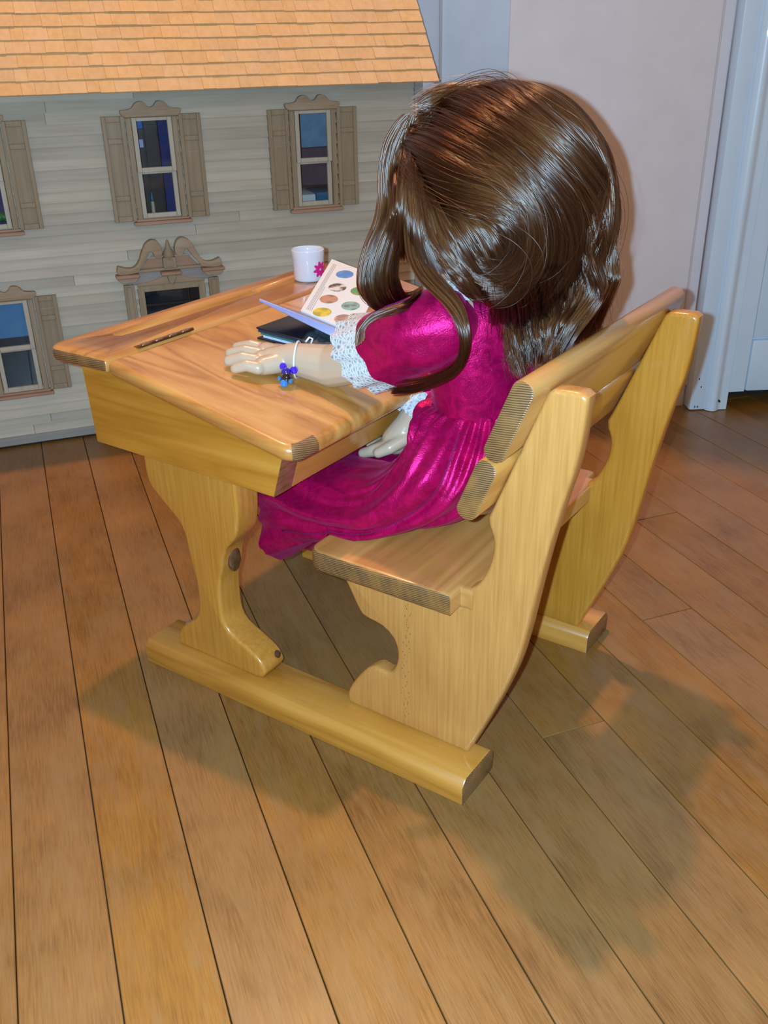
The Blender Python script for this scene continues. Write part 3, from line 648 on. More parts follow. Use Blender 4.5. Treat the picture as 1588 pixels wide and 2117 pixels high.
for k in range(len(rim)):
    (a, b), (c, d) = rim[k], rim[(k+1) % len(rim)]
    bm.faces.new((vv_[0][a][b], vv_[0][c][d], vv_[1][c][d], vv_[1][a][b]))
single('cloth_scrap', bm, plain('slate_cloth', (.045,.065,.085), .6, noise=.3, nscale=150), 'crumpled slate cloth between the dark book and the lace cuff', 'cloth', (.21,.29,.39), smooth='all')

# ---------------------------------------------------------------- doll
doll = thing('doll', 'brown-haired doll in a magenta velvet dress seated on the bench', 'doll', (.19, .10, .237))
skin, N, L, Bs = nt('doll_vinyl'); Bs.inputs['Base Color'].default_value = (.56,.43,.31,1); Bs.inputs['Roughness'].default_value = .33; Bs.inputs['Subsurface Weight'].default_value = .12
Bs.inputs['Subsurface Radius'].default_value = (.006,.003,.002); Bs.inputs['Coat Weight'].default_value = .25; Bs.inputs['Coat Roughness'].default_value = .2
def capsule(bm, a, b, ra, rb, n=16):
    a, b = Vector(a), Vector(b); d = (b-a).normalized(); u, v = frame_of(d); rings = []
    for k in range(1, 6):
        t = PI/2*k/5 ; rings.append((a - d*ra*math.cos(t), ra*math.sin(t)))
    for k in range(5, 0, -1):
        t = PI/2*k/5; rings.append((b + d*rb*math.cos(t), rb*math.sin(t)))
    R = [[c + (u*math.cos(2*PI*i/n) + v*math.sin(2*PI*i/n))*r for i in range(n)] for c, r in rings]
    loft(bm, R, True, True)
def chain(bm, pts, rads):
    for i in range(len(pts)-1): capsule(bm, pts[i], pts[i+1], rads[i], rads[i+1])
XC = .19
body = BM()
chain(body, [(XC,.100,.291),(XC,.094,.36),(XC,.096,.43),(XC,.098,.468)], [.052,.045,.048,.042])
for s in (-1, 1): chain(body, [(XC,.098,.462),(XC+s*.058,.100,.474)], [.038,.026])
chain(body, [(XC,.097,.48),(XC,.097,.535)], [.026,.026])
HC = Vector((XC, .088, .575))
ball(body, HC, 1, 4, (.074,.080,.086)); ball(body, HC + Vector((0,.022,-.035)), 1, 3, (.058,.055,.048))
ball(body, HC + Vector((0,.079,-.022)), 1, 3, (.009,.012,.010)); ball(body, HC + Vector((0,.060,-.064)), 1, 3, (.022,.018,.016))
for s in (-1, 1): ball(body, HC + Vector((s*.034,.050,-.034)), 1, 3, (.026,.022,.024)); ball(body, HC + Vector((s*.074,-.002,-.018)), 1, 3, (.008,.014,.020))
for s in (-1, 1): chain(body, [(XC+s*.036,.115,.2755),(XC+s*.038,.21,.2630),(XC+s*.037,.30,.258),(XC+s*.036,.37,.254),(XC+s*.034,.43,.252),(XC+s*.034,.455,.269)], [.031,.0225,.022,.021,.020,.018])
def zl(x, y, up): return L3(x, y, up)
# left arm on the lid
wr = zl(.1255,.300,.0205)
chain(body, [(XC-.062,.102,.470),(.117,.165,.442),(.138,.215,.412),zl(.138,.255,.0245),wr], [.026,.0255,.0250,.0238,.0178])
chain(body, [wr, zl(.114,.322,.0155)], [.0178,.0130]); chain(body, [zl(.1265,.318,.0165), zl(.127,.340,.0145)], [.0125,.0105]); chain(body, [zl(.118,.305,.017), zl(.096,.318,.0135)], [.0125,.0105]); chain(body, [zl(.113,.316,.0155), zl(.108,.330,.014)], [.0115,.010])
for (bx_, by_), (tx, ty), rr in (((.1300,.344),(.1185,.3765),.0072), ((.1160,.340),(.0995,.3700),.0074), ((.0990,.331),(.0835,.3580),.0074), ((.0870,.318),(.0740,.3400),.0068)):
    m_ = zl((bx_*.5+tx*.5), (by_*.5+ty*.5), .0145)
    chain(body, [zl(bx_, by_, .0135), m_, zl(tx, ty, .0085)], [rr*1.12, rr, rr*.85])
chain(body, [zl(.139,.315,.016), zl(.1475,.330,.0125), zl(.1505,.346,.009)], [.0085,.0078,.0066])
# right arm bent across the lap
chain(body, [(XC+.062,.102,.470),(.276,.128,.420),(.262,.160,.378)], [.025,.023,.0215]); chain(body, [(.262,.160,.380),(.226,.186,.346),(.210,.202,.316)], [.0215,.0195,.0165])
chain(body, [(.210,.202,.316),(.200,.212,.298)], [.0165,.0175])
for k, dx in enumerate((.012,.004,-.005,-.013)): chain(body, [(.198+dx,.214,.295),(.194+dx,.232,.287),(.190+dx*.8,.246,.278 + .001*k)], [.0082,.0078,.0062])
chain(body, [(.196,.198,.304),(.180,.208,.296),(.174,.220,.289)], [.0085,.0078,.0062])
bo = part('body', body, skin, doll, 'all')
md = bo.modifiers.new('join', 'REMESH'); md.mode = 'VOXEL'; md.voxel_size = .0011
md2 = bo.modifiers.new('soften', 'SMOOTH'); md2.factor = .5; md2.iterations = 3
dg = bpy.context.evaluated_depsgraph_get(); me2 = bpy.data.meshes.new_from_object(bo.evaluated_get(dg)); bo.modifiers.clear(); bo.data = me2
me2.polygons.foreach_set('use_smooth', [True]*len(me2.polygons))
for s in (-1, 1):
    e = HC + Vector((s*.030,.0735,-.004))
    bm = BM(); ball(bm, e, .0105, 3, (1,.5,1)); part('eye', bm, plain('eye_white_%d' % s, (.8,.8,.8), .15, coat=1), doll, 'all')
    bm = BM(); ball(bm, e + Vector((0,.004,0)), .0062, 2, (1,.4,1)); part('iris', bm, plain('iris_brown_%d' % s, (.08,.03,.01), .1, coat=1), doll, 'all')
    bm = BM(); tube(bm, qb(e+Vector((-.014,.003,.017)), e+Vector((0,.005,.023)), e+Vector((.014,.002,.016)), 8), .0016, 6); part('eyebrow', bm, plain('brow_brown_%d' % s, (.05,.02,.01), .7), doll, 'all')
bm = BM(); ball(bm, HC + Vector((0,.077,-.047)), .012, 2, (1,.35,.35)); part('lips', bm, plain('lip_rose', (.5,.12,.12), .3), doll, 'all')
for s in (-1, 1):
    bm = BM(); chain(bm, [(XC+s*.034,.43,.256),(XC+s*.034,.457,.262),(XC+s*.034,.458,.285)], [.0245,.0225,.020]); part('shoe', bm, plain('black_shoe', (.02,.02,.02), .3), doll, 'all')

# bracelet on the left wrist
wc = zl(.1275, .2945, .0205); wa = Vector((-.307,.952,.18)).normalized(); wp = Vector((-.952,-.307,0)).normalized(); wu = wp.cross(wa).normalized()
wu = wu if wu.z > 0 else -wu
bracelet = thing('bead_bracelet', 'white cord bracelet with blue glass beads on the doll wrist', 'bracelet', wc)
cordp = []
for i in range(33):
    a = 2*PI*i/32; r_ = .0198 + .0022*max(0, math.cos(a - .35))
    cordp.append(wc + wp*math.cos(a)*r_*1.03 + wu*math.sin(a)*r_ - wa*.0045*math.cos(a+.6))
bm = BM(); tube(bm, cordp, .0012, 8, False); part('cord', bm, plain('white_cord', (.75,.74,.80), .5), bracelet, 'all')
bm = BM(); tube(bm, [wc + wu*.0195 - wp*.008 - wa*.004, wc + wu*.0250 - wp*.010 - wa*.007, wc + wu*.0235 - wp*.013 - wa*.010, wc + wu*.0175 - wp*.012 - wa*.009], .0012, 8); part('knot_loop', bm, bpy.data.materials['white_cord'], bracelet, 'all')
def gmat(name, c): return plain(name, c, .06, coat=1, spec=.8)
b0 = wc + wp*.0222 - wu*.004 + wa*.002
b_blue, b_deep, b_black, b_cyan, b_teal = gmat('bead_blue',(.05,.01,.70)), gmat('bead_deep_blue',(.02,.008,.32)), gmat('bead_black',(.006,.005,.012)), gmat('bead_sky',(.01,.22,.80)), gmat('bead_teal',(.02,.18,.38))
dn_ = (wp*.75 - wu*.75).normalized()
for off, r_, m_ in ((wa*.0060 - dn_*.001, .0037, b_blue), (-wa*.0058 - dn_*.0002, .0039, b_blue), (wa*.0012 + dn_*.0050 + wu*.001, .0046, b_deep), (-wa*.0014 + dn_*.0094, .0054, b_black), (wa*.0052 + dn_*.0125, .0022, b_teal), (-wa*.0064 + dn_*.0120, .0026, b_teal), (-wa*.0010 + dn_*.0160, .0038, b_cyan)):
    bm = BM(); ball(bm, b0 + off*1.12, r_*1.15, 3); part('bead', bm, m_, bracelet, 'all')

def velvet(name, c):
    m, N, L, B = nt(name); tc = N.new('ShaderNodeTexCoord')
    n1 = N.new('ShaderNodeTexNoise'); n1.inputs['Scale'].default_value = 900; n1.inputs['Detail'].default_value = 4
    n2 = N.new('ShaderNodeTexNoise'); n2.inputs['Scale'].default_value = 85; n2.inputs['Detail'].default_value = 6; n2.inputs['Distortion'].default_value = 1.2; n2.inputs['Roughness'].default_value = .65
    for n in (n1, n2): L.new(tc.outputs['Object'], n.inputs['Vector'])
    r = ramp(N, [(.35, tuple(x*.62 for x in c)), (.62, c)]); L.new(n2.outputs['Fac'], r.inputs['Fac']); L.new(r.outputs[0], B.inputs['Base Color'])
    rr = N.new('ShaderNodeMapRange'); rr.inputs['To Min'].default_value = .20; rr.inputs['To Max'].default_value = .52; L.new(n2.outputs['Fac'], rr.inputs['Value']); L.new(rr.outputs[0], B.inputs['Roughness'])
    B.inputs['Specular IOR Level'].default_value = .9; B.inputs['Specular Tint'].default_value = (1.0,.30,.62,1); B.inputs['Metallic'].default_value = .55
    B.inputs['Sheen Weight'].default_value = .12; B.inputs['Sheen Tint'].default_value = (1,.2,.7,1); B.inputs['Sheen Roughness'].default_value = .35
    b1 = N.new('ShaderNodeBump'); b1.inputs['Strength'].default_value = .4; b1.inputs['Distance'].default_value = .0014; L.new(n2.outputs['Fac'], b1.inputs['Height'])
    b2 = N.new('ShaderNodeBump'); b2.inputs['Strength'].default_value = .55; b2.inputs['Distance'].default_value = .0006; L.new(n1.outputs['Fac'], b2.inputs['Height']); L.new(b1.outputs['Normal'], b2.inputs['Normal'])
    L.new(b2.outputs['Normal'], B.inputs['Normal']); return m
vel = velvet('magenta_velvet', (.60,.004,.135))
def fold(p, sc, amp): return amp * (mnoise.noise(Vector(p)*sc) + .5*mnoise.noise(Vector(p)*sc*2.1 + Vector((7,3,1))))
# bodice
rings = []
for z, ax, ay, cy2 in ((.366,.0605,.050,.094),(.376,.061,.0505,.094),(.40,.064,.053,.095),(.43,.067,.0545,.097),(.455,.070,.053,.098),(.475,.068,.050,.099),(.490,.057,.044,.099),(.503,.038,.035,.098),(.509,.031,.031,.098)):
    rg = []
    for k in range(72):
        a = 2*PI*k/72; p = Vector((XC + ax*math.cos(a), cy2 + ay*math.sin(a), z)); d = Vector((math.cos(a), math.sin(a), 0))
        rg.append(p + d*fold(p, 38, .0022))
    rings.append(rg)
def resample(rings, m):
    out = []
    A_ = [np.array([list(p) for p in r]) for r in rings]
    for i in range(len(A_)-1):
        p0, p1, p2, p3 = A_[max(i-1,0)], A_[i], A_[i+1], A_[min(i+2, len(A_)-1)]
        for j in range(m):
            t = j/m; out.append(.5*((2*p1)+(-p0+p2)*t+(2*p0-5*p1+4*p2-p3)*t*t+(-p0+3*p1-3*p2+p3)*t**3))
    out.append(A_[-1]); return [[Vector(p) for p in r] for r in out]
bm = BM(); loft(bm, resample(rings, 4), False, False); part('bodice', bm, vel, doll, 'all')
# sleeves: elbow-length, flaring to an open bell with a lace ruffle
lace, N, L, Bl = nt('ivory_lace')
tc = N.new('ShaderNodeTexCoord'); vo = N.new('ShaderNodeTexVoronoi'); vo.inputs['Scale'].default_value = 330; vo.feature = 'DISTANCE_TO_EDGE'; L.new(tc.outputs['Object'], vo.inputs['Vector'])
rl = ramp(N, [(.0, (.64,.67,.70)), (.22, (.50,.54,.58)), (.5, (.18,.21,.25))]); L.new(vo.outputs['Distance'], rl.inputs['Fac']); L.new(rl.outputs[0], Bl.inputs['Base Color'])
bb = N.new('ShaderNodeBump'); bb.inputs['Strength'].default_value = 1; bb.inputs['Distance'].default_value = .0015; bb.invert = True; L.new(vo.outputs['Distance'], bb.inputs['Height']); L.new(bb.outputs['Normal'], Bl.inputs['Normal'])
Bl.inputs['Roughness'].default_value = .45
def sweep(pts, radii, n=64, m=4, tilt=None, fo=(34,.003), squash=1.0, pleat=0):
    R = []
    P_ = [Vector(p) for p in pts]
    for i, p in enumerate(P_):
        d = (P_[min(i+1,len(P_)-1)] - P_[max(i-1,0)]).normalized()
        if tilt and i >= len(P_)-2: d = (d + Vector(tilt)*(.5 if i == len(P_)-2 else 1)).normalized()
        u = d.cross(Vector((0,0,1))).normalized(); v = u.cross(d)
        rg = []
        for k in range(n):
            a = 2*PI*k/n; dr = u*math.cos(a) + v*math.sin(a)*squash
            q_ = p + dr*radii[i]; w_ = i/(len(P_)-1)
            rg.append(q_ + dr*(fold(q_, *fo) + pleat*w_*math.sin(a*7 + 1.3*math.sin(a*2))))
        R.append(rg)
    return resample(R, m)
sl_pts = [(XC-.040,.099,.470),(XC-.066,.104,.471),(.117,.119,.464),(.116,.137,.455),(.120,.154,.445),(.124,.168,.437)]
sl_rad = [.026,.0355,.0375,.038,.039,.0415]
sleeve_rings = sweep(sl_pts, sl_rad, tilt=(.05,.35,-.30), pleat=.0012)
bm = BM(); loft(bm, sleeve_rings, False, False); slv = part('sleeve', bm, vel, doll, 'all')
def ruffle(ring, axis, out, flare, n_w=13, amp=.0035, name='lace_cuff', steps=6):
    c = sum(ring, Vector())/len(ring); axis = Vector(axis).normalized(); R = []
    for i in range(steps+1):
        t = i/steps; rg = []
        for k, p in enumerate(ring):
            d = (p - c); dn = d.normalized(); a = 2*PI*k/len(ring)
            rg.append(p + dn*(-.0012 + flare*t + amp*t*math.sin(a*n_w)) + axis*(out*t - .002 + .0012*t*math.sin(a*31)))
        R.append(rg)
    bm = BM(); loft(bm, R, False, False); return part(name, bm, lace, doll, 'all')
ax_l = Vector((.03,.9,-.55))
ruffle(sleeve_rings[-1], (.02,.88,-.30), .034, .002, amp=.0028)
sr_pts = [(XC+.040,.099,.470),(XC+.066,.106,.468),(.275,.120,.445),(.276,.140,.410),(.262,.160,.380),(.242,.175,.360),(.227,.184,.347)]
sr_rings = sweep(sr_pts, [.026,.035,.035,.033,.030,.026,.023], tilt=(-.2,.1,-.3), pleat=.0012)
bm = BM(); loft(bm, sr_rings, False, False); part('sleeve', bm, vel, doll, 'all')
ruffle(sr_rings[-1], (-.50,.50,-.72), .034, .005, amp=.0030)
# lace collar
ring = [Vector((XC + .034*math.cos(2*PI*k/64), .098 + .034*math.sin(2*PI*k/64), .509)) for k in range(64)]
bm = BM(); loft(bm, [[p + (p-Vector((XC,.098,.509))).normalized()*(o + .0022*math.sin(k*2*PI*15/64)*f) + Vector((0,0,h)) for k, p in enumerate(ring)] for o, h, f in ((-.003,.012,.3),(0,.008,.5),(.003,.002,.6),(.014,-.006,1),(.024,-.014,1.2))], False, False); part('lace_collar', bm, lace, doll, 'all')
# skirt: from the gathered waist down over the lap to the hem in front of the bench
n = 220; rings = []
#      centre y, z     a(x)  b     phi   squareness
SK = [(.094,.374,.060,.050,  0, 1.0),(.096,.366,.069,.058,  6, 1.0),(.095,.350,.090,.062, 14, .95),(.098,.326,.108,.062, 30, .9),(.118,.296,.118,.054, 52, .85),(.160,.262,.126,.038, 70, .8),(.205,.250,.127,.034, 80, .75),(.250,.240,.122,.043, 84, .75),(.295,.232,.114,.062, 84, .75),(.330,.214,.106,.072, 83, .75)]
for i, (cy2, cz2, a_, b_, ph, sq) in enumerate(SK):
    ph = math.radians(ph); V = Vector((0, math.cos(ph), math.sin(ph))); c = Vector((XC - .002*i*.6, cy2, cz2)); t = i/(len(SK)-1); rg = []
    for k in range(n):
        a = 2*PI*k/n; ca, sa = math.cos(a), math.sin(a)
        ca = math.copysign(abs(ca)**sq, ca); sa = math.copysign(abs(sa)**sq, sa)
        p = c + Vector((1,0,0))*a_*ca + V*b_*sa; d = (p - c).normalized()
        g1 = math.sin(a*26 + 2*math.sin(a*5)) * .0046 * math.exp(-((t-.17)/.15)**2)
        g2 = (math.sin(a*7 + 1.9*math.sin(a*3 + t*5)) * .0060 + fold(p + Vector((0, p.z, 0)), 30, .0110)) * min(1, t*2.2)
        p = p + d*(g1 + g2); rg.append(p)
    rings.append(rg)
rings = resample(rings, 7)
for rg in rings:
    for k, p in enumerate(rg):
        if p.y < .213 and .012 < p.x < .38 and p.z < .2385: p.z = .2385 + .0012*math.sin(k*.7)
        if p.z > .22:
            lim = (c0 + .0235 - .3775*p.z)/.926
            if p.y < lim: p.y = lim
        if .19 < p.y and p.z > .2935: p.z = .2935
        if .185 < p.y < .26 and abs(p.x - .194) < .045: dx = abs(abs(p.x - XC) - .038); p.z = min(p.z, max(.2645, .2665 + math.sqrt(max(0, .0235**2 - dx*dx))))
bm = BM(); loft(bm, rings, False, False); part('skirt', bm, vel, doll, 'all')
# stitched seam down the near side of the skirt
bm = BM(); k0 = int(n*.545); tube(bm, [r[k0] + (r[k0]-sum(r, Vector())/n).normalized()*.0006 for r in rings[8:56]], .0007, 5); part('seam', bm, plain('seam_thread', (.16,.0,.06), .7), doll, 'all')
HAIR = {'sweep':[[[0.1506,0.1491,0.6699],[0.1611,0.1309,0.6805],[0.1747,0.1054,0.6867],[0.1875,0.0795,0.6822],[0.162,0.0413,0.672],[0.1603,0.014,0.6565],[0.1683,-0.0081,0.6366],[0.1834,-0.0234,0.612],[0.2081,-0.0272,0.5855],[0.2169,-0.0305,0.5561],[0.2127,-0.0334,0.5297],[0.2082,-0.0336,0.5101],[0.2271,-0.0197,0.4813],[0.2352,-0.0091,0.458]],[[0.1498,0.1508,0.6623],[0.1598,0.1343,0.6696],[0.1593,0.1046,0.6709],[0.138,0.0644,0.6647],[0.1324,0.0339,0.6508],[0.1356,0.0082,0.6324],[0.1453,-0.011,0.6123],[0.1591,-0.0235,0.59],[0.1706,-0.0276,0.5631],[0.1843,-0.0226,0.5338],[0.2016,-0.0108,0.505],[0.2097,-0.0015,0.4769],[0.2221,-0.0027,0.449]],[[0.1489,0.1524,0.6538],[0.1583,0.1375,0.6578],[0.1265,0.0894,0.6561],[0.1173,0.0564,0.6457],[0.117,0.0288,0.6309],[0.1215,0.0075,0.6123],[0.1304,-0.0082,0.5927],[0.1389,-0.0164,0.5688],[0.1447,-0.0158,0.5438],[0.145,-0.0067,0.5215],[0.1455,0.0061,0.5035],[0.1863,0.0339,0.4696],[0.1875,0.0239,0.4406]],[[0.1483,0.1536,0.6444],[0.1275,0.1186,0.6462],[0.1111,0.0841,0.6404],[0.106,0.0535,0.6293],[0.1073,0.0306,0.6158],[0.1118,0.0132,0.6002],[0.1166,0.0022,0.5807],[0.12,-0.0013,0.5604],[0.1216,0.0021,0.5409],[0.1214,0.0125,0.5223],[0.1212,0.0285,0.5059],[0.1635,0.0594,0.4734],[0.1567,0.0451,0.4311]]],
 'swirl':[[[0.148,0.1539,0.6418],[0.1231,0.1159,0.6449],[0.1087,0.0827,0.6391],[0.1043,0.0524,0.6279],[0.1059,0.0298,0.6144],[0.1106,0.0126,0.5991],[0.1152,0.0021,0.5801],[0.1184,-0.0011,0.5606],[0.1199,0.0022,0.5412],[0.1191,0.0124,0.5236],[0.1174,0.0277,0.5096],[0.1141,0.043,0.5038]],[[0.1472,0.1547,0.6296],[0.1131,0.1159,0.6308],[0.1015,0.0862,0.625],[0.0983,0.0604,0.6168],[0.1013,0.0386,0.6096],[0.1059,0.0215,0.5988],[0.1106,0.0099,0.5843],[0.1139,0.0047,0.5659],[0.1152,0.007,0.5468],[0.1143,0.0154,0.5313],[0.1119,0.0284,0.5197],[0.1064,0.0435,0.5172]],[[0.1242,0.1411,0.6184],[0.1052,0.1172,0.6114],[0.0951,0.0902,0.604],[0.093,0.0627,0.5961],[0.0976,0.0397,0.5921],[0.1036,0.0234,0.5842],[0.1087,0.0138,0.571],[0.111,0.0122,0.5564],[0.1108,0.018,0.5404],[0.1079,0.0298,0.5301],[0.1033,0.0442,0.5267],[0.0989,0.0582,0.5286],[0.0948,0.0663,0.5374]],[[0.1154,0.1366,0.604],[0.0996,0.1137,0.5918],[0.0926,0.0885,0.586],[0.0922,0.0639,0.5828],[0.0959,0.0442,0.5796],[0.1014,0.0293,0.5725],[0.1046,0.0237,0.5623],[0.1051,0.0263,0.5501],[0.1026,0.0364,0.5408],[0.0988,0.0503,0.5383],[0.095,0.0605,0.545],[0.0928,0.0625,0.5556]]],
 'under':[[[0.1119,0.13,0.5996],[0.0974,0.1059,0.5789],[0.0939,0.089,0.5634],[0.0954,0.0751,0.547],[0.1013,0.0678,0.5289],[0.1087,0.0612,0.5155],[0.1185,0.0557,0.5031]],[[0.0945,0.0938,0.587],[0.0919,0.0755,0.5701],[0.0939,0.0641,0.5535],[0.0996,0.0547,0.536],[0.1081,0.0466,0.521],[0.1179,0.0411,0.5087]],[[0.0917,0.0676,0.5809],[0.0935,0.0524,0.5717],[0.0968,0.042,0.5603],[0.1014,0.036,0.5463],[0.1068,0.0343,0.5315],[0.1156,0.036,0.5135]],[[0.0931,0.0524,0.5768],[0.0983,0.0352,0.5674],[0.1032,0.0275,0.5537],[0.1076,0.027,0.5374],[0.1125,0.0308,0.5219],[0.1226,0.0372,0.5027]]],
 'backfall':[[[0.1024,0.0438,0.5278],[0.1128,0.0466,0.5073],[0.1646,0.0688,0.4738],[0.1588,0.056,0.4531],[0.1517,0.0378,0.4236]],[[0.1082,0.0269,0.5285],[0.1198,0.0279,0.5081],[0.1687,0.0491,0.4736],[0.1597,0.0412,0.4511],[0.1609,0.034,0.4278]],[[0.1167,0.0117,0.5321],[0.1303,0.0131,0.5095],[0.1811,0.0336,0.4708],[0.182,0.0282,0.4474],[0.1769,0.0269,0.4306]],[[0.1317,-0.0042,0.5345],[0.148,-0.0003,0.5093],[0.2033,0.0227,0.4712],[0.2046,0.0175,0.4494],[0.198,0.0197,0.4323]],[[0.1519,-0.0177,0.5392],[0.1754,-0.0115,0.5123],[0.2076,0.0023,0.4828],[0.2156,-0.0032,0.4639],[0.2239,-0.0043,0.4457]],[[0.2094,-0.0194,0.5289],[0.2053,-0.0231,0.5076],[0.2275,-0.0142,0.4825],[0.2319,-0.0098,0.4649],[0.2401,-0.0142,0.4493]]],
 'frontlock':[[[0.1432,0.1608,0.657],[0.1385,0.1678,0.649],[0.1334,0.1747,0.6353],[0.1304,0.178,0.6196],[0.1284,0.1792,0.6055],[0.1265,0.1791,0.5876],[0.1206,0.1803,0.5625],[0.1113,0.1862,0.539],[0.1049,0.1889,0.5168],[0.1031,0.1882,0.4997],[0.1086,0.1825,0.4833],[0.1237,0.1713,0.4744],[0.1422,0.1618,0.4735]],[[0.1455,0.1574,0.6577],[0.1414,0.1637,0.6454],[0.1368,0.1699,0.6299],[0.1337,0.173,0.6142],[0.1318,0.1737,0.5982],[0.1309,0.1718,0.5802],[0.1217,0.1694,0.5613],[0.1117,0.1735,0.5401],[0.1047,0.1775,0.5181],[0.1039,0.1763,0.499],[0.112,0.1704,0.4831],[0.1275,0.1617,0.4778],[0.1435,0.1554,0.4801]],[[0.1472,0.155,0.6564],[0.1443,0.1594,0.6419],[0.1406,0.1643,0.6263],[0.1376,0.1671,0.6087],[0.118,0.1539,0.5939],[0.1075,0.1449,0.5763],[0.1134,0.1513,0.5567],[0.1105,0.156,0.5364],[0.1082,0.1588,0.5156],[0.1124,0.158,0.4975],[0.1251,0.1553,0.4842],[0.1401,0.1508,0.4835],[0.1542,0.1479,0.4879]],[[0.1485,0.1532,0.6521],[0.1426,0.1535,0.6335],[0.117,0.1408,0.6192],[0.1074,0.1375,0.6031],[0.1024,0.1359,0.5864],[0.1013,0.1361,0.5689],[0.1073,0.1433,0.5492],[0.1089,0.1487,0.5299],[0.1102,0.1509,0.5123],[0.118,0.1505,0.4952],[0.1323,0.1481,0.4885],[0.1466,0.1454,0.4898]]],
 'longstrand':[[[0.1476,0.1545,0.6504],[0.1237,0.1436,0.627],[0.1058,0.1358,0.6034],[0.0997,0.1331,0.58],[0.0931,0.1279,0.5602],[0.087,0.1208,0.5403],[0.0848,0.1075,0.5222],[0.0867,0.0882,0.5077],[0.0883,0.072,0.4929],[0.0879,0.063,0.4756],[0.0884,0.0632,0.4566],[0.0901,0.0742,0.4388],[0.0948,0.0968,0.4226],[0.1016,0.1264,0.4081],[0.1019,0.1506,0.4014]],[[0.1485,0.1532,0.6487],[0.1171,0.1343,0.6263],[0.1004,0.1244,0.603],[0.1071,0.127,0.5794],[0.1015,0.1202,0.5595],[0.0969,0.1108,0.5396],[0.0949,0.0976,0.5232],[0.0951,0.0805,0.5087],[0.094,0.0669,0.4941],[0.0905,0.0585,0.4757],[0.0902,0.0589,0.4548],[0.0922,0.0688,0.4362],[0.0963,0.092,0.419],[0.1029,0.1225,0.4052],[0.1021,0.1484,0.3986]]],
 'sidecurl':[[[0.1163,0.1338,0.6161],[0.1017,0.1225,0.5944],[0.0963,0.1159,0.5713],[0.095,0.1086,0.5544],[0.0944,0.0975,0.5431],[0.0955,0.0854,0.5335],[0.0978,0.074,0.5262]],[[0.1095,0.1242,0.6105],[0.0965,0.1075,0.5892],[0.0928,0.0988,0.5697],[0.0925,0.0901,0.5548],[0.0939,0.0804,0.5432],[0.0976,0.0699,0.5312],[0.1027,0.058,0.5225]],[[0.1038,0.1143,0.6049],[0.0943,0.0957,0.5869],[0.0917,0.0836,0.5711],[0.0923,0.0735,0.5564],[0.096,0.065,0.5408],[0.1017,0.0556,0.5284],[0.109,0.045,0.5192]]],
 'templefall':[[[0.1454,0.1578,0.653],[0.1437,0.1602,0.6332],[0.1264,0.1529,0.6142],[0.1117,0.1457,0.5951],[0.107,0.1434,0.5747],[0.1137,0.1493,0.5513],[0.1287,0.1618,0.5326]],[[0.1472,0.1551,0.6504],[0.1288,0.1455,0.6299],[0.1086,0.1354,0.61],[0.1013,0.133,0.5903],[0.1,0.1339,0.5693],[0.1058,0.1383,0.5463],[0.1177,0.1454,0.5286]],[[0.1483,0.1536,0.6435],[0.1151,0.1328,0.6248],[0.1008,0.1242,0.6047],[0.0943,0.1193,0.5852],[0.0922,0.1158,0.5666],[0.0936,0.1131,0.5471],[0.0973,0.1078,0.5289]],[[0.1392,0.1469,0.6341],[0.107,0.123,0.616],[0.0964,0.1134,0.5974],[0.0913,0.1064,0.578],[0.0902,0.1003,0.5595],[0.0915,0.0936,0.5441],[0.0945,0.0847,0.5301]]],
 'curlend':[[[0.0542,0.1536,0.4648],[0.0585,0.1533,0.4763],[0.0673,0.1465,0.4842],[0.0783,0.1357,0.4875],[0.0896,0.1273,0.4899],[0.1051,0.1237,0.4927],[0.1201,0.1265,0.4958]],[[0.046,0.1541,0.4611],[0.0505,0.1545,0.4743],[0.0599,0.1483,0.4849],[0.0728,0.1365,0.4915],[0.0862,0.1274,0.495],[0.1017,0.1239,0.4982],[0.1151,0.1278,0.5025]]],
 'nape':[[[0.1016,0.1106,0.5568],[0.1015,0.0975,0.5401],[0.1049,0.0866,0.5261],[0.1099,0.0766,0.5153],[0.117,0.0655,0.5059]],[[0.0953,0.0898,0.5596],[0.0974,0.0783,0.5428],[0.1024,0.0684,0.5286],[0.1102,0.0599,0.5154],[0.1213,0.051,0.5031]],[[0.0938,0.0683,0.5583],[0.0984,0.0582,0.5411],[0.1056,0.0496,0.5265],[0.1159,0.0423,0.5127],[0.1333,0.0403,0.4944]]]}

def catmull(P, n):
    P = np.asarray(P, float); L_ = np.r_[0, np.cumsum(np.linalg.norm(np.diff(P, axis=0), axis=1))]; tt = np.linspace(0, L_[-1], n); out = np.zeros((n, 3))
    i = np.clip(np.searchsorted(L_, tt, 'right') - 1, 0, len(P)-2); f = ((tt - L_[i]) / (L_[i+1] - L_[i]))[:, None]
    p1, p2 = P[i], P[i+1]; p0 = np.where((i > 0)[:, None], P[np.maximum(i-1, 0)], 2*p1 - p2); p3 = np.where((i < len(P)-2)[:, None], P[np.minimum(i+2, len(P)-1)], 2*p2 - p1)
    return .5*((2*p1)+(-p0+p2)*f+(2*p0-5*p1+4*p2-p3)*f**2+(-p0+3*p1-3*p2+p3)*f**3)
EC = np.array([.185, .076, .571]); ER = np.array([.097, .105, .108]); NP_ = 30
def mirror(sheet): return [[[.37 - p[0], p[1], p[2]] for p in gd] for gd in sheet]
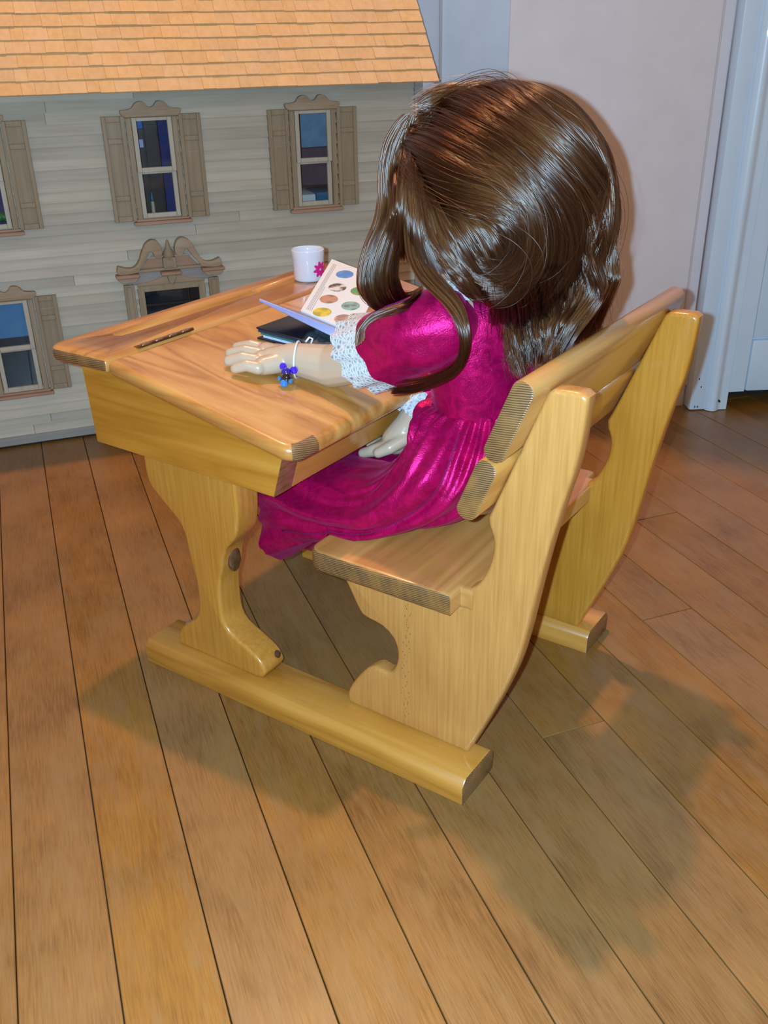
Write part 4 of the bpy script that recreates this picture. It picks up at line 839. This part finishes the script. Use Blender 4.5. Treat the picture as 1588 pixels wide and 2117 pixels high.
def strands(sheet, count, layer=(1.0,), jitter=.0022, clump=16, wave=.0008, ragged=.12, edge=.04, lump=.022, thick=.03, seed=0, free=False):
    """strands interpolated over a sheet of guides; layer = how far out each guide lies"""
    gs = [catmull(gd, NP_) for gd in sheet]; G_ = len(gs); out = []
    tpar = np.linspace(0, 1, NP_)[:, None]; LG = np.interp(np.linspace(0, 1, 50), np.linspace(0, 1, len(layer)), layer)
    nc = max(1, count // clump)
    for c in range(nc):
        uc = (c + rng.random()) / nc; dep = thick*rng.random()**1.5
        offc = rng.normal(0, jitter, 3); ph = rng.random()*6.28; fq = 1 + 1.5*rng.random(); amp = rng.normal(0, wave, 3)
        lum = np.array([mnoise.noise((uc*7 + seed*9.1, t*2.2, seed*3.7)) + .6*mnoise.noise((uc*19 + seed*5.3, t*3.0, seed)) for t in tpar[:, 0]])[:, None]*lump
        for k in range(clump):
            u = np.clip(uc + rng.normal(0, .22/nc + .004), -edge, 1+edge)*(G_-1)
            i = int(np.clip(math.floor(u), 0, max(0, G_-2))); f = u - i
            P = gs[i]*(1-f) + gs[min(i+1, G_-1)]*f
            q = (P - EC)/ER; rr = np.linalg.norm(q, axis=1)[:, None]
            tgt = LG[int(np.clip(uc, 0, 1)*49)] + lum - dep + rng.normal(0, .004)
            w_ = np.clip((1.16 - rr)/.08, 0, 1)
            if free: tgt = np.maximum(rr*(1 + lum*.8 - dep*.7), .95); w_ = 1.0
            P = P + w_*(EC + q*ER*tgt/np.maximum(rr, 1e-3) - P)
            P = P + offc*(.3 + .7*tpar) + rng.normal(0, jitter*.35, 3)*(.3 + .7*tpar) + np.sin(tpar*fq*6.28 + ph)*amp*tpar
            m_ = 1 - ragged*rng.random()**2
            out.append(P[:max(6, int(NP_*m_))] if m_ < .97 else P)
    return out
H_ = []
H_ += strands(HAIR['sweep'], 4200, (1.03, 1.02, .99, .945), seed=1, lump=.03); H_ += strands([HAIR['sweep'][0], mirror(HAIR['sweep'])[0]], 1500, (1.03, 1.05, 1.03), edge=0, seed=2)
H_ += strands(HAIR['swirl'], 2600, (1.05, 1.085, .96, .86), .0018, seed=3, lump=.022, thick=.02, ragged=.45); H_ += strands(HAIR['nape'], 1400, (.95, .96, .97), .003, seed=12, ragged=.3); H_ += strands(HAIR['under'], 1500, (.89, .87, .88), .003, seed=4); H_ += strands(HAIR['backfall'], 2800, (.97, .99, 1.0, 1.0), .005, ragged=.32, seed=5)
H_ += strands(HAIR['frontlock'], 1700, (1.04, 1.05, 1.05, 1.04), .0022, ragged=.1, free=True, seed=6, lump=.02); H_ += strands(HAIR['longstrand'], 560, (1.07, 1.07), .0016, clump=14, ragged=.06, free=True, seed=7)
H_ += strands(HAIR['templefall'], 1500, (1.03, 1.03, 1.02, 1.0), .002, free=True, seed=10); H_ += strands(HAIR['sidecurl'], 900, (1.0, .98, .96), .0025, seed=8); H_ += strands(HAIR['curlend'], 480, (1.0,), .0022, free=True, seed=9)
for k_, n_ in (('sweep', 1500), ('templefall', 500), ('under', 600), ('backfall', 1000), ('frontlock', 600), ('sidecurl', 250)): H_ += strands(mirror(HAIR[k_]), n_, (1.0,), .004, seed=11)
nf = len(H_)
H_ += strands(HAIR['sweep'], 150, (1.05,), .011, clump=1, wave=.006, ragged=.5, thick=.0); H_ += strands(HAIR['swirl'], 60, (1.06,), .012, clump=1, wave=.006, ragged=.5, thick=0); H_ += strands(HAIR['backfall'], 150, (1.05,), .014, clump=1, wave=.010, ragged=.5, thick=0)
sizes = [len(p) for p in H_]; base_ = np.array(list(base_of(doll)))
def make_curves(name, strands_, rad, mat, parent):
    hc = bpy.data.hair_curves.new(name); hc.add_curves([len(p) for p in strands_])
    pos = np.concatenate([(p - base_)*K for p in strands_]).astype(np.float32)
    hc.attributes['position'].data.foreach_set('vector', pos.ravel())
    ra = hc.attributes.get('radius') or hc.attributes.new('radius', 'FLOAT', 'POINT')
    ra.data.foreach_set('value', np.concatenate([rad*np.clip(1.15 - np.linspace(0, 1, len(p))**3, .15, 1) for p in strands_]).astype(np.float32))
    hc.materials.append(mat); o = bpy.data.objects.new(name, hc); COL.objects.link(o); o.parent = parent; return o
hm = bpy.data.materials.new('brown_hair'); hm.use_nodes = True; N = hm.node_tree.nodes; L = hm.node_tree.links; N.remove(N['Principled BSDF'])
hb = N.new('ShaderNodeBsdfHairPrincipled'); hb.parametrization = 'COLOR'; L.new(hb.outputs[0], N['Material Output'].inputs['Surface'])
hb.inputs['Offset'].default_value = math.radians(2.5); hi = N.new('ShaderNodeHairInfo'); hr = ramp(N, [(0, (.009,.0028,.0011)), (.5, (.022,.0068,.0024)), (1, (.055,.018,.0062))]); L.new(hi.outputs['Random'], hr.inputs['Fac']); L.new(hr.outputs[0], hb.inputs['Color'])
hb.inputs['Roughness'].default_value = .20; hb.inputs['Radial Roughness'].default_value = .35; hb.inputs['Coat'].default_value = .35; hb.inputs['IOR'].default_value = 1.55
ho = make_curves('hair', H_[:nf], .00042, hm, doll); fo_ = make_curves('flyaway_hair', H_[nf:], .00014, hm, doll)
bm = BM(); ball(bm, EC, 1, 4, ER*.78)
bmesh.ops.delete(bm, geom=[v for v in bm.verts if v.co.y > EC[1] + .045 and v.co.z < EC[2] + .045 or v.co.z < EC[2] - .055], context='VERTS')
part('wig_cap', bm, plain('wig_cap_brown', (.022,.009,.005), .7), doll, 'all')
drop_custom()
